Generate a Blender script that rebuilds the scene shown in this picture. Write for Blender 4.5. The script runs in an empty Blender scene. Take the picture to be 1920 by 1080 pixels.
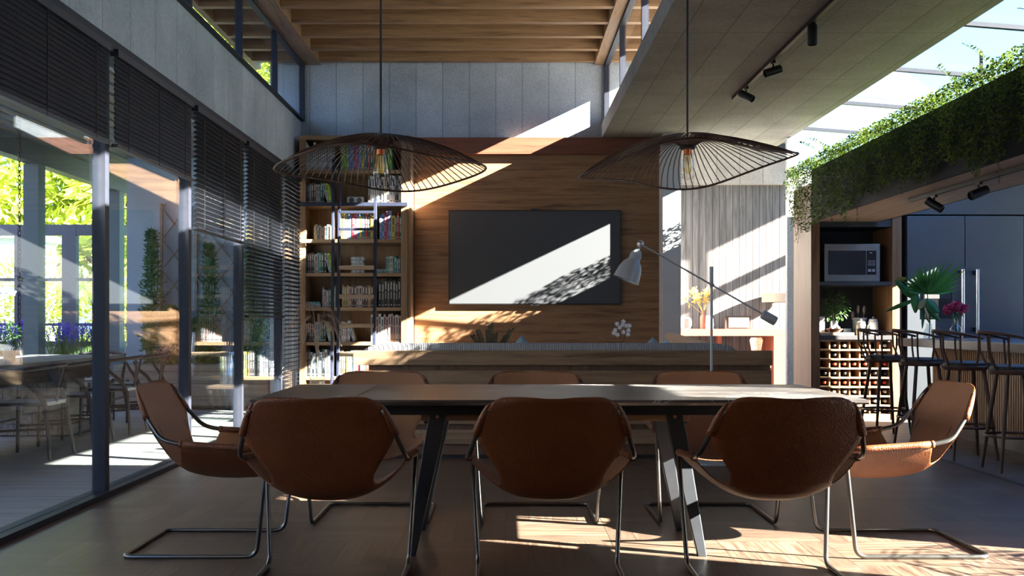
import bpy, math, random
from mathutils import Vector, Matrix, noise
S = bpy.context.scene
COL = S.collection
PI = math.pi
F, CX, CY, H = 1980.0, 948.0, 602.0, 1.085   # focal length in px, vanishing point, eye height

# ------------------------------------------------------------------ camera
cam = bpy.data.cameras.new('camera')
camo = bpy.data.objects.new('camera', cam); COL.objects.link(camo)
camo.location = (0, 0, H); camo.rotation_euler = (PI/2, 0, 0)
cam.sensor_width = 36; cam.lens = 36*F/1920
cam.shift_x = (960-CX)/1920; cam.shift_y = (CY-540)/1920
cam.clip_start = 0.05; cam.clip_end = 300
S.camera = camo

# ------------------------------------------------------------------ light
SUN_E, SKY_E = 115.0, 3.6
w = bpy.data.worlds.new('world'); S.world = w; w.use_nodes = True
nt = w.node_tree; nt.nodes.clear()
tc = nt.nodes.new('ShaderNodeTexCoord'); sep = nt.nodes.new('ShaderNodeSeparateXYZ')
rmp = nt.nodes.new('ShaderNodeValToRGB'); bg = nt.nodes.new('ShaderNodeBackground'); wo = nt.nodes.new('ShaderNodeOutputWorld')
nt.links.new(tc.outputs['Generated'], sep.inputs[0]); nt.links.new(sep.outputs['Z'], rmp.inputs[0])
nt.links.new(rmp.outputs[0], bg.inputs[0]); nt.links.new(bg.outputs[0], wo.inputs[0])
e = rmp.color_ramp.elements
e[0].position = 0.0; e[0].color = (0.52, 0.75, 1.0, 1)
e[1].position = 0.75; e[1].color = (0.11, 0.32, 0.88, 1)
m_ = rmp.color_ramp.elements.new(0.25); m_.color = (0.30, 0.54, 0.95, 1)
bg.inputs[1].default_value = SKY_E
sl = bpy.data.lights.new('sun', 'SUN'); sl.energy = SUN_E; sl.angle = math.radians(0.35); sl.color = (1.0, 0.92, 0.79)
so = bpy.data.objects.new('sun', sl); COL.objects.link(so)
SD = Vector((-1.0, 0.405, -0.478)).normalized()
so.rotation_euler = SD.to_track_quat('-Z', 'Y').to_euler(); so.location = (12, -3, 8)
S.view_settings.view_transform = 'Standard'; S.view_settings.look = 'None'
S.view_settings.exposure = 0.0; S.view_settings.gamma = 1.0; S.view_settings.use_curve_mapping = False
S.cycles.max_bounces = 8; S.cycles.diffuse_bounces = 4; S.cycles.transparent_max_bounces = 24
S.cycles.glossy_bounces = 4; S.cycles.sample_clamp_indirect = 6.0; S.cycles.use_denoising = True

# ------------------------------------------------------------------ materials
def newmat(name):
    m = bpy.data.materials.new(name); m.use_nodes = True
    b = m.node_tree.nodes['Principled BSDF']
    return m, m.node_tree, b
def spec(b, v):
    b.inputs['Specular IOR Level'].default_value = v
def coords(nt, scale, rot=(0, 0, 0)):
    t = nt.nodes.new('ShaderNodeTexCoord'); mp = nt.nodes.new('ShaderNodeMapping')
    mp.inputs['Scale'].default_value = scale; mp.inputs['Rotation'].default_value = rot
    nt.links.new(t.outputs['Object'], mp.inputs[0]); return mp.outputs[0]
def nz(nt, vec, scale, detail=4, rough=0.55, dist=0.0):
    n = nt.nodes.new('ShaderNodeTexNoise'); n.inputs['Scale'].default_value = scale
    n.inputs['Detail'].default_value = detail; n.inputs['Roughness'].default_value = rough; n.inputs['Distortion'].default_value = dist
    nt.links.new(vec, n.inputs['Vector']); return n.outputs[0]
def ramp(nt, fac, stops):
    r = nt.nodes.new('ShaderNodeValToRGB'); el = r.color_ramp.elements
    while len(el) < len(stops): el.new(0.5)
    for x, (p, c) in zip(el, stops): x.position = p; x.color = (*c, 1)
    nt.links.new(fac, r.inputs[0]); return r.outputs[0]
def bump(nt, b, hgt, strength=0.3, dist=0.01):
    n = nt.nodes.new('ShaderNodeBump'); n.inputs['Strength'].default_value = strength; n.inputs['Distance'].default_value = dist
    nt.links.new(hgt, n.inputs['Height']); nt.links.new(n.outputs[0], b.inputs['Normal'])
def math_(nt, op, a, b=None):
    n = nt.nodes.new('ShaderNodeMath'); n.operation = op
    for i, v in enumerate((a, b)):
        if v is None: continue
        if isinstance(v, (int, float)): n.inputs[i].default_value = v
        else: nt.links.new(v, n.inputs[i])
    return n.outputs[0]
def mixc(nt, fac, a, b, mode='MIX'):
    n = nt.nodes.new('ShaderNodeMix'); n.data_type = 'RGBA'; n.blend_type = mode
    for k, v in ((0, fac), (6, a), (7, b)):
        if isinstance(v, tuple): n.inputs[k].default_value = (*v, 1)
        elif isinstance(v, (int, float)): n.inputs[k].default_value = v
        else: nt.links.new(v, n.inputs[k])
    return n.outputs[2]
def plain(name, col, rough=0.5, metal=0.0, var=0.12, nscale=18, bmp=0.0, bscale=120, sp=0.5):
    m, nt, b = newmat(name)
    v = coords(nt, (1, 1, 1)); n = nz(nt, v, nscale)
    lo = tuple(c*(1-var) for c in col); hi = tuple(min(1, c*(1+var)) for c in col)
    nt.links.new(ramp(nt, n, [(0.3, lo), (0.7, hi)]), b.inputs['Base Color'])
    b.inputs['Roughness'].default_value = rough; b.inputs['Metallic'].default_value = metal; spec(b, sp)
    if bmp: bump(nt, b, nz(nt, v, bscale, 3), bmp, 0.004)
    return m
def wood(name, dark, light, axis='x', rough=0.5, f=1.0, sp=0.4):
    """grain runs along the given axis (object coordinates)"""
    m, nt, b = newmat(name)
    s = {'x': (0.5, 9, 9), 'y': (9, 0.5, 9), 'z': (9, 9, 0.5)}[axis]
    v = coords(nt, tuple(k*f for k in s))
    n1 = nz(nt, v, 2.2, 6, 0.6, 0.6); n2 = nz(nt, v, 9, 3, 0.5, 0.2)
    fac = math_(nt, 'ADD', math_(nt, 'MULTIPLY', n1, 0.7), math_(nt, 'MULTIPLY', n2, 0.3))
    mid = tuple((a+c)/2 for a, c in zip(dark, light))
    nt.links.new(ramp(nt, fac, [(0.33, dark), (0.43, mid), (0.58, light), (0.68, mid)]), b.inputs['Base Color'])
    b.inputs['Roughness'].default_value = rough; spec(b, sp)
    bump(nt, b, fac, 0.25, 0.004)
    return m
def concrete(name, lo, hi, px=None, pz=None, ax=('X', 'Z'), off=(0, 0), rough=0.8, bmpscale=38):
    """board-cast concrete with thin joints every px along ax[0] and pz along ax[1]"""
    m, nt, b = newmat(name)
    v = coords(nt, (1, 1, 1)); n = nz(nt, v, 1.1, 8, 0.62); n2 = nz(nt, v, bmpscale, 6, 0.65)
    fac = math_(nt, 'ADD', math_(nt, 'MULTIPLY', n, 0.6), math_(nt, 'MULTIPLY', n2, 0.4))
    col = ramp(nt, fac, [(0.38, lo), (0.62, hi)])
    t = nt.nodes.new('ShaderNodeTexCoord'); sp_ = nt.nodes.new('ShaderNodeSeparateXYZ'); nt.links.new(t.outputs['Object'], sp_.inputs[0])
    line = None; tone = None
    for k, (p, a, o) in enumerate(((px, ax[0], off[0]), (pz, ax[1], off[1]))):
        if not p: continue
        q = math_(nt, 'DIVIDE', math_(nt, 'SUBTRACT', sp_.outputs[a], o), p)
        fr = math_(nt, 'FRACT', q)
        d = math_(nt, 'MULTIPLY', math_(nt, 'ABSOLUTE', math_(nt, 'SUBTRACT', fr, 0.5)), 2.0)
        l = math_(nt, 'GREATER_THAN', d, 1.0-0.012/p)
        line = l if line is None else math_(nt, 'MAXIMUM', line, l)
        fl = math_(nt, 'FLOOR', q)
        wn = nt.nodes.new('ShaderNodeTexWhiteNoise'); wn.noise_dimensions = '1D'; nt.links.new(fl, wn.inputs['W'])
        if tone is None: tone = wn.outputs[0]
    if tone is not None:
        col = mixc(nt, math_(nt, 'MULTIPLY', tone, 0.22), col, tuple(c*0.55 for c in lo))
        col = mixc(nt, math_(nt, 'MULTIPLY', line, 0.55), col, tuple(c*0.45 for c in lo))
    nt.links.new(col, b.inputs['Base Color']); b.inputs['Roughness'].default_value = rough; spec(b, 0.25)
    h = n2 if line is None else math_(nt, 'SUBTRACT', n2, math_(nt, 'MULTIPLY', line, 1.5))
    bump(nt, b, h, 0.75, 0.012)
    return m
def planks(name, dark, light, pw, axis='X', rough=0.7, gap=0.035, grain='z', length=0.0, sp=0.3):
    """planks pw wide stacked along one axis, grain along another"""
    m, nt, b = newmat(name)
    s = {'x': (0.6, 8, 8), 'y': (8, 0.6, 8), 'z': (8, 8, 0.6)}[grain]
    t = nt.nodes.new('ShaderNodeTexCoord'); sp_ = nt.nodes.new('ShaderNodeSeparateXYZ'); nt.links.new(t.outputs['Object'], sp_.inputs[0])
    q = math_(nt, 'DIVIDE', sp_.outputs[axis], pw); fl = math_(nt, 'FLOOR', q); fr = math_(nt, 'FRACT', q)
    wn = nt.nodes.new('ShaderNodeTexWhiteNoise'); wn.noise_dimensions = '1D'; nt.links.new(fl, wn.inputs['W'])
    mp = nt.nodes.new('ShaderNodeMapping'); mp.inputs['Scale'].default_value = s; nt.links.new(t.outputs['Object'], mp.inputs[0])
    ad = nt.nodes.new('ShaderNodeVectorMath'); ad.operation = 'ADD'; nt.links.new(mp.outputs[0], ad.inputs[0])
    sc = nt.nodes.new('ShaderNodeVectorMath'); sc.operation = 'SCALE'; nt.links.new(wn.outputs['Color'], sc.inputs[0]); sc.inputs['Scale'].default_value = 20
    nt.links.new(sc.outputs[0], ad.inputs[1])
    n1 = nz(nt, ad.outputs[0], 2.0, 7, 0.62, 0.7)
    mid = tuple((a+c)/2 for a, c in zip(dark, light))
    col = ramp(nt, n1, [(0.30, dark), (0.48, mid), (0.66, light)])
    col = mixc(nt, math_(nt, 'MULTIPLY', wn.outputs[0], 0.45), col, tuple(c*0.6 for c in mid))
    d = math_(nt, 'MULTIPLY', math_(nt, 'ABSOLUTE', math_(nt, 'SUBTRACT', fr, 0.5)), 2.0)
    l = math_(nt, 'GREATER_THAN', d, 1.0-gap)
    col = mixc(nt, math_(nt, 'MULTIPLY', l, 0.85), col, tuple(c*0.15 for c in dark))
    nt.links.new(col, b.inputs['Base Color']); b.inputs['Roughness'].default_value = rough; spec(b, sp)
    bump(nt, b, math_(nt, 'SUBTRACT', n1, math_(nt, 'MULTIPLY', l, 1.2)), 0.35, 0.006)
    return m
def parquet(name, dark, light, size=0.52, n=4, rough=0.42):
    """basket-weave parquet: square blocks of n strips whose direction alternates"""
    m, nt, b = newmat(name)
    t = nt.nodes.new('ShaderNodeTexCoord'); sp_ = nt.nodes.new('ShaderNodeSeparateXYZ'); nt.links.new(t.outputs['Object'], sp_.inputs[0])
    x = math_(nt, 'DIVIDE', sp_.outputs['X'], size); y = math_(nt, 'DIVIDE', sp_.outputs['Y'], size)
    fx = math_(nt, 'FLOOR', x); fy = math_(nt, 'FLOOR', y)
    chk = math_(nt, 'MODULO', math_(nt, 'ABSOLUTE', math_(nt, 'ADD', fx, fy)), 2.0)
    ux = math_(nt, 'FRACT', x); uy = math_(nt, 'FRACT', y)
    inv = math_(nt, 'SUBTRACT', 1.0, chk)
    u = math_(nt, 'ADD', math_(nt, 'MULTIPLY', ux, chk), math_(nt, 'MULTIPLY', uy, inv))   # across the strips
    v = math_(nt, 'ADD', math_(nt, 'MULTIPLY', uy, chk), math_(nt, 'MULTIPLY', ux, inv))   # along the strips
    su = math_(nt, 'MULTIPLY', u, float(n)); sid = math_(nt, 'FLOOR', su); sf = math_(nt, 'FRACT', su)
    cb = nt.nodes.new('ShaderNodeCombineXYZ'); nt.links.new(fx, cb.inputs[0]); nt.links.new(fy, cb.inputs[1]); nt.links.new(sid, cb.inputs[2])
    wn = nt.nodes.new('ShaderNodeTexWhiteNoise'); wn.noise_dimensions = '3D'; nt.links.new(cb.outputs[0], wn.inputs['Vector'])
    g = nt.nodes.new('ShaderNodeCombineXYZ'); nt.links.new(math_(nt, 'MULTIPLY', su, 2.2), g.inputs[0]); nt.links.new(math_(nt, 'MULTIPLY', v, 0.7), g.inputs[1]); nt.links.new(math_(nt, 'MULTIPLY', wn.outputs[0], 30.0), g.inputs[2])
    n1 = nz(nt, g.outputs[0], 2.4, 6, 0.6, 0.4)
    mid = tuple((a+c)/2 for a, c in zip(dark, light))
    col = ramp(nt, n1, [(0.32, dark), (0.5, mid), (0.68, light)])
    col = mixc(nt, math_(nt, 'MULTIPLY', wn.outputs[0], 0.7), col, tuple(c*0.45 for c in mid))
    d1 = math_(nt, 'GREATER_THAN', math_(nt, 'MULTIPLY', math_(nt, 'ABSOLUTE', math_(nt, 'SUBTRACT', sf, 0.5)), 2.0), 0.972)
    d2 = math_(nt, 'GREATER_THAN', math_(nt, 'MULTIPLY', math_(nt, 'ABSOLUTE', math_(nt, 'SUBTRACT', v, 0.5)), 2.0), 0.992)
    l = math_(nt, 'MAXIMUM', d1, d2)
    col = mixc(nt, math_(nt, 'MULTIPLY', l, 0.75), col, tuple(c*0.2 for c in dark))
    nt.links.new(col, b.inputs['Base Color'])
    nt.links.new(math_(nt, 'ADD', math_(nt, 'MULTIPLY', n1, 0.25), rough-0.12), b.inputs['Roughness']); spec(b, 0.5)
    bump(nt, b, math_(nt, 'SUBTRACT', math_(nt, 'MULTIPLY', n1, 0.3), l), 0.3, 0.003)
    return m
def glassmat(name, tint=(0.93, 0.97, 0.98), f0=0.045, gain=1.0):
    m = bpy.data.materials.new(name); m.use_nodes = True; nt = m.node_tree; nt.nodes.clear()
    o = nt.nodes.new('ShaderNodeOutputMaterial'); mx = nt.nodes.new('ShaderNodeMixShader')
    tr = nt.nodes.new('ShaderNodeBsdfTransparent'); gl = nt.nodes.new('ShaderNodeBsdfGlossy')
    tr.inputs[0].default_value = (*tint, 1); gl.inputs['Roughness'].default_value = 0.0; gl.inputs[0].default_value = (0.95, 0.97, 1, 1)
    lw = nt.nodes.new('ShaderNodeLayerWeight'); lw.inputs[0].default_value = 0.5
    p = math_(nt, 'POWER', lw.outputs['Facing'], 4.0)
    fac = math_(nt, 'ADD', math_(nt, 'MULTIPLY', p, (1-f0)*gain), f0)
    nt.links.new(fac, mx.inputs[0]); nt.links.new(tr.outputs[0], mx.inputs[1]); nt.links.new(gl.outputs[0], mx.inputs[2])
    nt.links.new(mx.outputs[0], o.inputs[0]); return m
def leafmat(name, c1, c2, rough=0.5, trans=0.35, nscale=6):
    m, nt, b = newmat(name)
    v = coords(nt, (1, 1, 1)); n = nz(nt, v, nscale, 3)
    col = ramp(nt, n, [(0.35, c1), (0.65, c2)])
    nt.links.new(col, b.inputs['Base Color']); b.inputs['Roughness'].default_value = rough; spec(b, 0.3)
    t = nt.nodes.new('ShaderNodeBsdfTranslucent'); nt.links.new(col, t.inputs[0])
    mx = nt.nodes.new('ShaderNodeMixShader'); mx.inputs[0].default_value = trans
    o = nt.nodes['Material Output']
    nt.links.new(b.outputs[0], mx.inputs[1]); nt.links.new(t.outputs[0], mx.inputs[2]); nt.links.new(mx.outputs[0], o.inputs[0])
    return m
def emit(name, col, s):
    m = bpy.data.materials.new(name); m.use_nodes = True; nt = m.node_tree; nt.nodes.clear()
    o = nt.nodes.new('ShaderNodeOutputMaterial'); em = nt.nodes.new('ShaderNodeEmission')
    em.inputs[0].default_value = (*col, 1); em.inputs[1].default_value = s; nt.links.new(em.outputs[0], o.inputs[0]); return m

MT = {}
MT['parquet'] = parquet('parquet', (0.068, 0.040, 0.027), (0.215, 0.140, 0.098))
MT['kfloor'] = planks('kitchen_floor', (0.09, 0.085, 0.08), (0.20, 0.185, 0.17), 0.45, 'Y', 0.5, 0.015, 'x')
MT['patio'] = planks('patio_paving', (0.20, 0.185, 0.17), (0.36, 0.33, 0.30), 0.60, 'Y', 0.55, 0.02, 'x')
MT['conc_x'] = concrete('cast_concrete_back', (0.30, 0.325, 0.36), (0.55, 0.58, 0.62), 0.327, None, ('X', 'Z'), (-2.52+0.11, 0))
MT['conc_y'] = concrete('cast_concrete_side', (0.38, 0.41, 0.44), (0.64, 0.67, 0.70), 0.50, None, ('Y', 'Z'), (0.1, 0))
MT['conc_slab'] = concrete('cast_concrete_slab', (0.21, 0.193, 0.18), (0.36, 0.33, 0.305), 0.337, 1.6, ('X', 'Y'), (1.385, 0.22), bmpscale=30)
MT['conc'] = concrete('plain_concrete', (0.34, 0.34, 0.35), (0.50, 0.50, 0.51))
MT['skytintwall'] = plain('sky_tinted_render', (0.36, 0.45, 0.56), 0.85, 0, 0.06, 3)  # patio end wall: blue cast of the sky put into the plaster colour
MT['plaster'] = plain('pale_plaster', (0.58, 0.58, 0.60), 0.85, 0, 0.05, 3)
MT['oak'] = wood('oak_panel', (0.115, 0.054, 0.025), (0.33, 0.18, 0.092), 'x', 0.5)
MT['oak_case'] = wood('oak_bookcase', (0.14, 0.075, 0.036), (0.34, 0.20, 0.105), 'z', 0.5)
MT['oak_shelf'] = wood('oak_shelf', (0.20, 0.12, 0.06), (0.42, 0.27, 0.15), 'x', 0.5)
MT['oak_y'] = wood('oak_beam_side', (0.11, 0.06, 0.03), (0.28, 0.17, 0.09), 'y', 0.55)
MT['beam'] = wood('oak_beam', (0.13, 0.070, 0.030), (0.33, 0.195, 0.098), 'x', 0.55)
MT['cherry'] = wood('red_brown_wood', (0.11, 0.038, 0.022), (0.20, 0.070, 0.040), 'x', 0.45)
MT['sofawood'] = wood('walnut_slats', (0.10, 0.058, 0.032), (0.26, 0.165, 0.098), 'x', 0.55)
MT['sofadark'] = wood('dark_walnut', (0.06, 0.03, 0.018), (0.14, 0.075, 0.045), 'z', 0.6)
MT['darkframe'] = plain('dark_window_frame', (0.026, 0.028, 0.040), 0.5, 0.0, 0.1, sp=0.2)
MT['black'] = plain('matt_black', (0.012, 0.012, 0.014), 0.5, 0, 0.1)
MT['blackmetal'] = plain('black_metal', (0.03, 0.03, 0.033), 0.38, 0.6, 0.1)
MT['glass'] = glassmat('window_glass', (.90, .94, .96), f0=0.03, gain=0.75)
MT['roofglass'] = glassmat('roof_glass', (0.95, 0.98, 0.99), 0.03, 0.3)
MT['blind'] = plain('blind_slat', (0.020, 0.022, 0.032), 0.45, 0.0, 0.1, sp=0.35)
MT['wplank'] = planks('weathered_planks', (0.045, 0.042, 0.042), (0.15, 0.143, 0.143), 0.098, 'X', 0.8, 0.07, 'z')
MT['oldplank'] = planks('old_table_planks', (0.09, 0.08, 0.075), (0.30, 0.28, 0.26), 0.14, 'X', 0.75, 0.05, 'y')
MT['boxplank'] = planks('planter_boards', (0.12, 0.105, 0.09), (0.30, 0.27, 0.235), 0.155, 'Z', 0.75, 0.05, 'x')

# ------------------------------------------------------------------ mesh helpers
class MB:
    def __init__(s): s.v = []; s.f = []; s.m = []
    def quad(s, a, b, c, d, mi=0):
        i = len(s.v); s.v += [tuple(a), tuple(b), tuple(c), tuple(d)]; s.f.append((i, i+1, i+2, i+3)); s.m.append(mi)
    def box(s, x0, x1, y0, y1, z0, z1, mi=0):
        i = len(s.v)
        s.v += [(x0, y0, z0), (x1, y0, z0), (x1, y1, z0), (x0, y1, z0), (x0, y0, z1), (x1, y0, z1), (x1, y1, z1), (x0, y1, z1)]
        for q in ((0, 3, 2, 1), (4, 5, 6, 7), (0, 1, 5, 4), (1, 2, 6, 5), (2, 3, 7, 6), (3, 0, 4, 7)):
            s.f.append(tuple(i+k for k in q)); s.m.append(mi)
        return s
    def bar(s, a, b, w, h, up=(0, 0, 1), mi=0):
        """box beam from a to b, w wide (sideways), h high"""
        a = Vector(a); b = Vector(b); d = (b-a).normalized(); side = d.cross(Vector(up))
        if side.length < 1e-4: side = d.cross(Vector((1, 0, 0)))
        side.normalize(); u = side.cross(d).normalized()
        i = len(s.v)
        for p in (a, b):
            for sx, sz in ((-1, -1), (1, -1), (1, 1), (-1, 1)): s.v.append(tuple(p+side*sx*w/2+u*sz*h/2))
        for q in ((0, 1, 2, 3), (7, 6, 5, 4), (0, 4, 5, 1), (1, 5, 6, 2), (2, 6, 7, 3), (3, 7, 4, 0)):
            s.f.append(tuple(i+k for k in q)); s.m.append(mi)
        return s
    def tube(s, pts, r, n=8, closed=False, mi=0, flat=1.0):
        pts = [Vector(p) for p in pts]; L = len(pts); rr = r if isinstance(r, (list, tuple)) else [r]*L
        base = len(s.v); prev = None
        for k in range(L):
            if closed: t = pts[(k+1) % L]-pts[k-1]
            else: t = pts[min(k+1, L-1)]-pts[max(k-1, 0)]
            t.normalize()
            if prev is None:
                a = Vector((0, 0, 1)) if abs(t.z) < 0.9 else Vector((1, 0, 0))
                u = t.cross(a).normalized()
            else: u = (prev-t*prev.dot(t)).normalized()
            prev = u; v = t.cross(u)
            for j in range(n):
                an = 2*PI*j/n; s.v.append(tuple(pts[k]+(u*math.cos(an)+v*math.sin(an)*flat)*rr[k]))
        for k in range(L if closed else L-1):
            for j in range(n):
                a0 = base+k*n+j; a1 = base+k*n+(j+1) % n; k2 = (k+1) % L
                s.f.append((a0, a1, base+k2*n+(j+1) % n, base+k2*n+j)); s.m.append(mi)
        if not closed:
            s.f.append(tuple(base+j for j in range(n))[::-1]); s.m.append(mi)
            s.f.append(tuple(base+(L-1)*n+j for j in range(n))); s.m.append(mi)
        return s
    def lathe(s, prof, c=(0, 0, 0), n=24, mi=0, axis=None):
        """prof: (radius, z) list, turned about the vertical through c, or about axis"""
        base = len(s.v); R = Matrix.Identity(3)
        if axis is not None: R = Vector(axis).to_track_quat('Z', 'Y').to_matrix()
        for r, z in prof:
            for j in range(n):
                an = 2*PI*j/n; s.v.append(tuple(R @ Vector((r*math.cos(an), r*math.sin(an), z))+Vector(c)))
        for k in range(len(prof)-1):
            for j in range(n):
                s.f.append((base+k*n+j, base+k*n+(j+1) % n, base+(k+1)*n+(j+1) % n, base+(k+1)*n+j)); s.m.append(mi)
        if prof[0][0] > 1e-5: s.f.append(tuple(base+j for j in range(n))[::-1]); s.m.append(mi)
        if prof[-1][0] > 1e-5: s.f.append(tuple(base+(len(prof)-1)*n+j for j in range(n))); s.m.append(mi)
        return s
    def grid(s, rows, thick=0.0, mi=0, mi2=None):
        """sheet through rows of points, optionally with a second layer thick behind it and a closed rim"""
        R, C = len(rows), len(rows[0]); P = [[Vector(p) for p in r] for r in rows]
        b = len(s.v)
        for r in P:
            for p in r: s.v.append(tuple(p))
        for i in range(R-1):
            for j in range(C-1):
                s.f.append((b+i*C+j, b+i*C+j+1, b+(i+1)*C+j+1, b+(i+1)*C+j)); s.m.append(mi)
        if thick:
            b2 = len(s.v)
            for i in range(R):
                for j in range(C):
                    du = P[min(i+1, R-1)][j]-P[max(i-1, 0)][j]; dv = P[i][min(j+1, C-1)]-P[i][max(j-1, 0)]
                    nn = dv.cross(du)
                    if nn.length > 1e-9: nn.normalize()
                    s.v.append(tuple(P[i][j]-nn*thick))
            k2 = mi if mi2 is None else mi2
            for i in range(R-1):
                for j in range(C-1):
                    s.f.append((b2+i*C+j, b2+(i+1)*C+j, b2+(i+1)*C+j+1, b2+i*C+j+1)); s.m.append(k2)
            rim = [(0, j) for j in range(C)]+[(i, C-1) for i in range(1, R)]+[(R-1, j) for j in range(C-2, -1, -1)]+[(i, 0) for i in range(R-2, 0, -1)]
            for q in range(len(rim)):
                a, c = rim[q], rim[(q+1) % len(rim)]
                s.f.append((b+c[0]*C+c[1], b+a[0]*C+a[1], b2+a[0]*C+a[1], b2+c[0]*C+c[1])); s.m.append(k2)
        return s
    def leaf(s, p, d, n, L, W, mi=0, fold=0.25):
        p = Vector(p); d = Vector(d).normalized(); n = Vector(n); sd = d.cross(n)
        if sd.length < 1e-4: sd = d.orthogonal()
        sd.normalize(); up = sd.cross(d).normalized(); i = len(s.v)
        m = p+d*L*0.45
        s.v += [tuple(p), tuple(m+sd*W/2+up*fold*W/2), tuple(p+d*L), tuple(m-sd*W/2+up*fold*W/2)]
        s.f.append((i, i+1, i+2)); s.f.append((i, i+2, i+3)); s.m += [mi, mi]
    def build(s, name, mats, parent=None, smooth=False, bevel=0, loc=None):
        me = bpy.data.meshes.new(name); me.from_pydata(s.v, [], s.f)
        if not isinstance(mats, (list, tuple)): mats = [mats]
        for m in mats: me.materials.append(MT[m] if isinstance(m, str) else m)
        me.polygons.foreach_set('material_index', s.m)
        if smooth: me.polygons.foreach_set('use_smooth', [True]*len(s.f))
        me.update(); o = bpy.data.objects.new(name, me); COL.objects.link(o)
        if smooth == 'auto':
            try: me.set_sharp_from_angle(angle=math.radians(40))
            except Exception: pass
        if bevel:
            b = o.modifiers.new('bevel', 'BEVEL'); b.width = bevel; b.segments = 2; b.limit_method = 'ANGLE'; b.angle_limit = math.radians(50)
        if parent: o.parent = parent
        if loc: o.location = loc
        return o
def tag(o, label=None, cat=None, group=None, kind=None):
    for k, v in (('label', label), ('category', cat), ('group', group), ('kind', kind)):
        if v: o[k] = v
    return o
def thing(name, label, cat, loc=(0, 0, 0), rz=0, group=None, kind=None):
    o = bpy.data.objects.new(name, None); COL.objects.link(o); o.location = loc; o.rotation_euler = (0, 0, rz)
    o.empty_display_size = 0.1
    return tag(o, label, cat, group, kind)
def struct(name, mb, mats, parent=None, label=None, **k):
    o = mb.build(name, mats, parent, **k)
    if not parent: o['kind'] = 'structure'
    return o
def dup(root, loc, rz=0, label=None, group=None, mats=None, scale=None):
    r = root.copy(); COL.objects.link(r); r.location = loc; r.rotation_euler = (0, 0, rz)
    if label: r['label'] = label
    if group: r['group'] = group
    if scale: r.scale = scale
    for ch in root.children:
        c = ch.copy(); COL.objects.link(c); c.parent = r
        for g in ch.children:
            d = g.copy(); COL.objects.link(d); d.parent = c
    return r
def B(x0, x1, y0, y1, z0, z1, mi=0): return MB().box(x0, x1, y0, y1, z0, z1, mi)
def P(x, y, d): return Vector(((x-CX)*d/F, d, H+(CY-y)*d/F))
def fillet(pts, r, n=6):
    """round the inner corners of a polyline"""
    pts = [Vector(p) for p in pts]; out = [pts[0]]
    for k in range(1, len(pts)-1):
        a, b, c = pts[k-1], pts[k], pts[k+1]; rr = r[k] if isinstance(r, (list, tuple)) else r
        d1 = (a-b); d2 = (c-b); q = min(rr, d1.length*0.48, d2.length*0.48)
        p0 = b+d1.normalized()*q; p1 = b+d2.normalized()*q
        for i in range(n+1):
            t = i/n; out.append(p0*(1-t)**2+b*2*t*(1-t)+p1*t*t)
    out.append(pts[-1]); return out
ORD = ['first', 'second', 'third', 'fourth', 'fifth', 'sixth', 'seventh', 'eighth', 'ninth', 'tenth', 'eleventh', 'twelfth', 'thirteenth', 'fourteenth', 'fifteenth',
       'sixteenth', 'seventeenth', 'eighteenth', 'nineteenth', 'twentieth', 'twenty-first', 'twenty-second', 'twenty-third', 'twenty-fourth', 'twenty-fifth', 'twenty-sixth']
rnd = random.Random(7)

# ------------------------------------------------------------------ the setting
GX = -2.52                                     # plane of the glazed left wall
struct('floor', B(-2.52, 3.42, -4, 13.0, -0.1, 0), 'parquet')
struct('floor_kitchen', B(3.42, 7.2, -4, 13.0, -0.1, 0.0), 'kfloor')
struct('trim_1', B(3.40, 3.44, -4, 12.2, -0.02, 0.004), 'black')
struct('floor_patio', B(-9.5, -2.52, -4, 17.5, -0.12, -0.01), 'patio')
struct('floor_back_room', B(1.9, 9.5, 13.0, 15.6, -0.1, 0.0), 'kfloor')
g = MT['grass'] = leafmat('lawn', (0.10, 0.17, 0.03), (0.22, 0.32, 0.06), 0.8, 0.0, 2)
struct('ground', B(-60, 60, 17.5, 90, -0.3, -0.05), 'grass')
struct('ground', B(-60, -9.5, -10, 17.5, -0.3, -0.05), 'grass')
struct('ground', B(7.2, 60, -12, 17.5, -0.3, -0.05), 'grass')
# back wall: cast concrete above, panelled below
mb = MB(); mb.box(-2.9, 2.05, 13.0, 13.3, 3.0, 4.7); mb.box(-2.9, 1.9, 13.0, 13.3, 0, 3.0)
struct('wall_back', mb, 'conc_x')
struct('wall_front', B(-2.9, 7.2, -4.3, -4.0, 0, 4.7), 'oak_y')
# left concrete fascia over the glazing
struct('wall_left', B(-2.75, -2.52, -4, 13.0, 2.83, 3.54), 'conc_y')
# slab ceiling over the right half of the room
mb = MB(); mb.box(1.18, 3.49, -4, 13.0, 3.33, 3.51); mb.box(2.10, 3.49, 13.0, 13.55, 3.33, 3.51); struct('ceiling_slab', mb, 'conc_slab')
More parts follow.
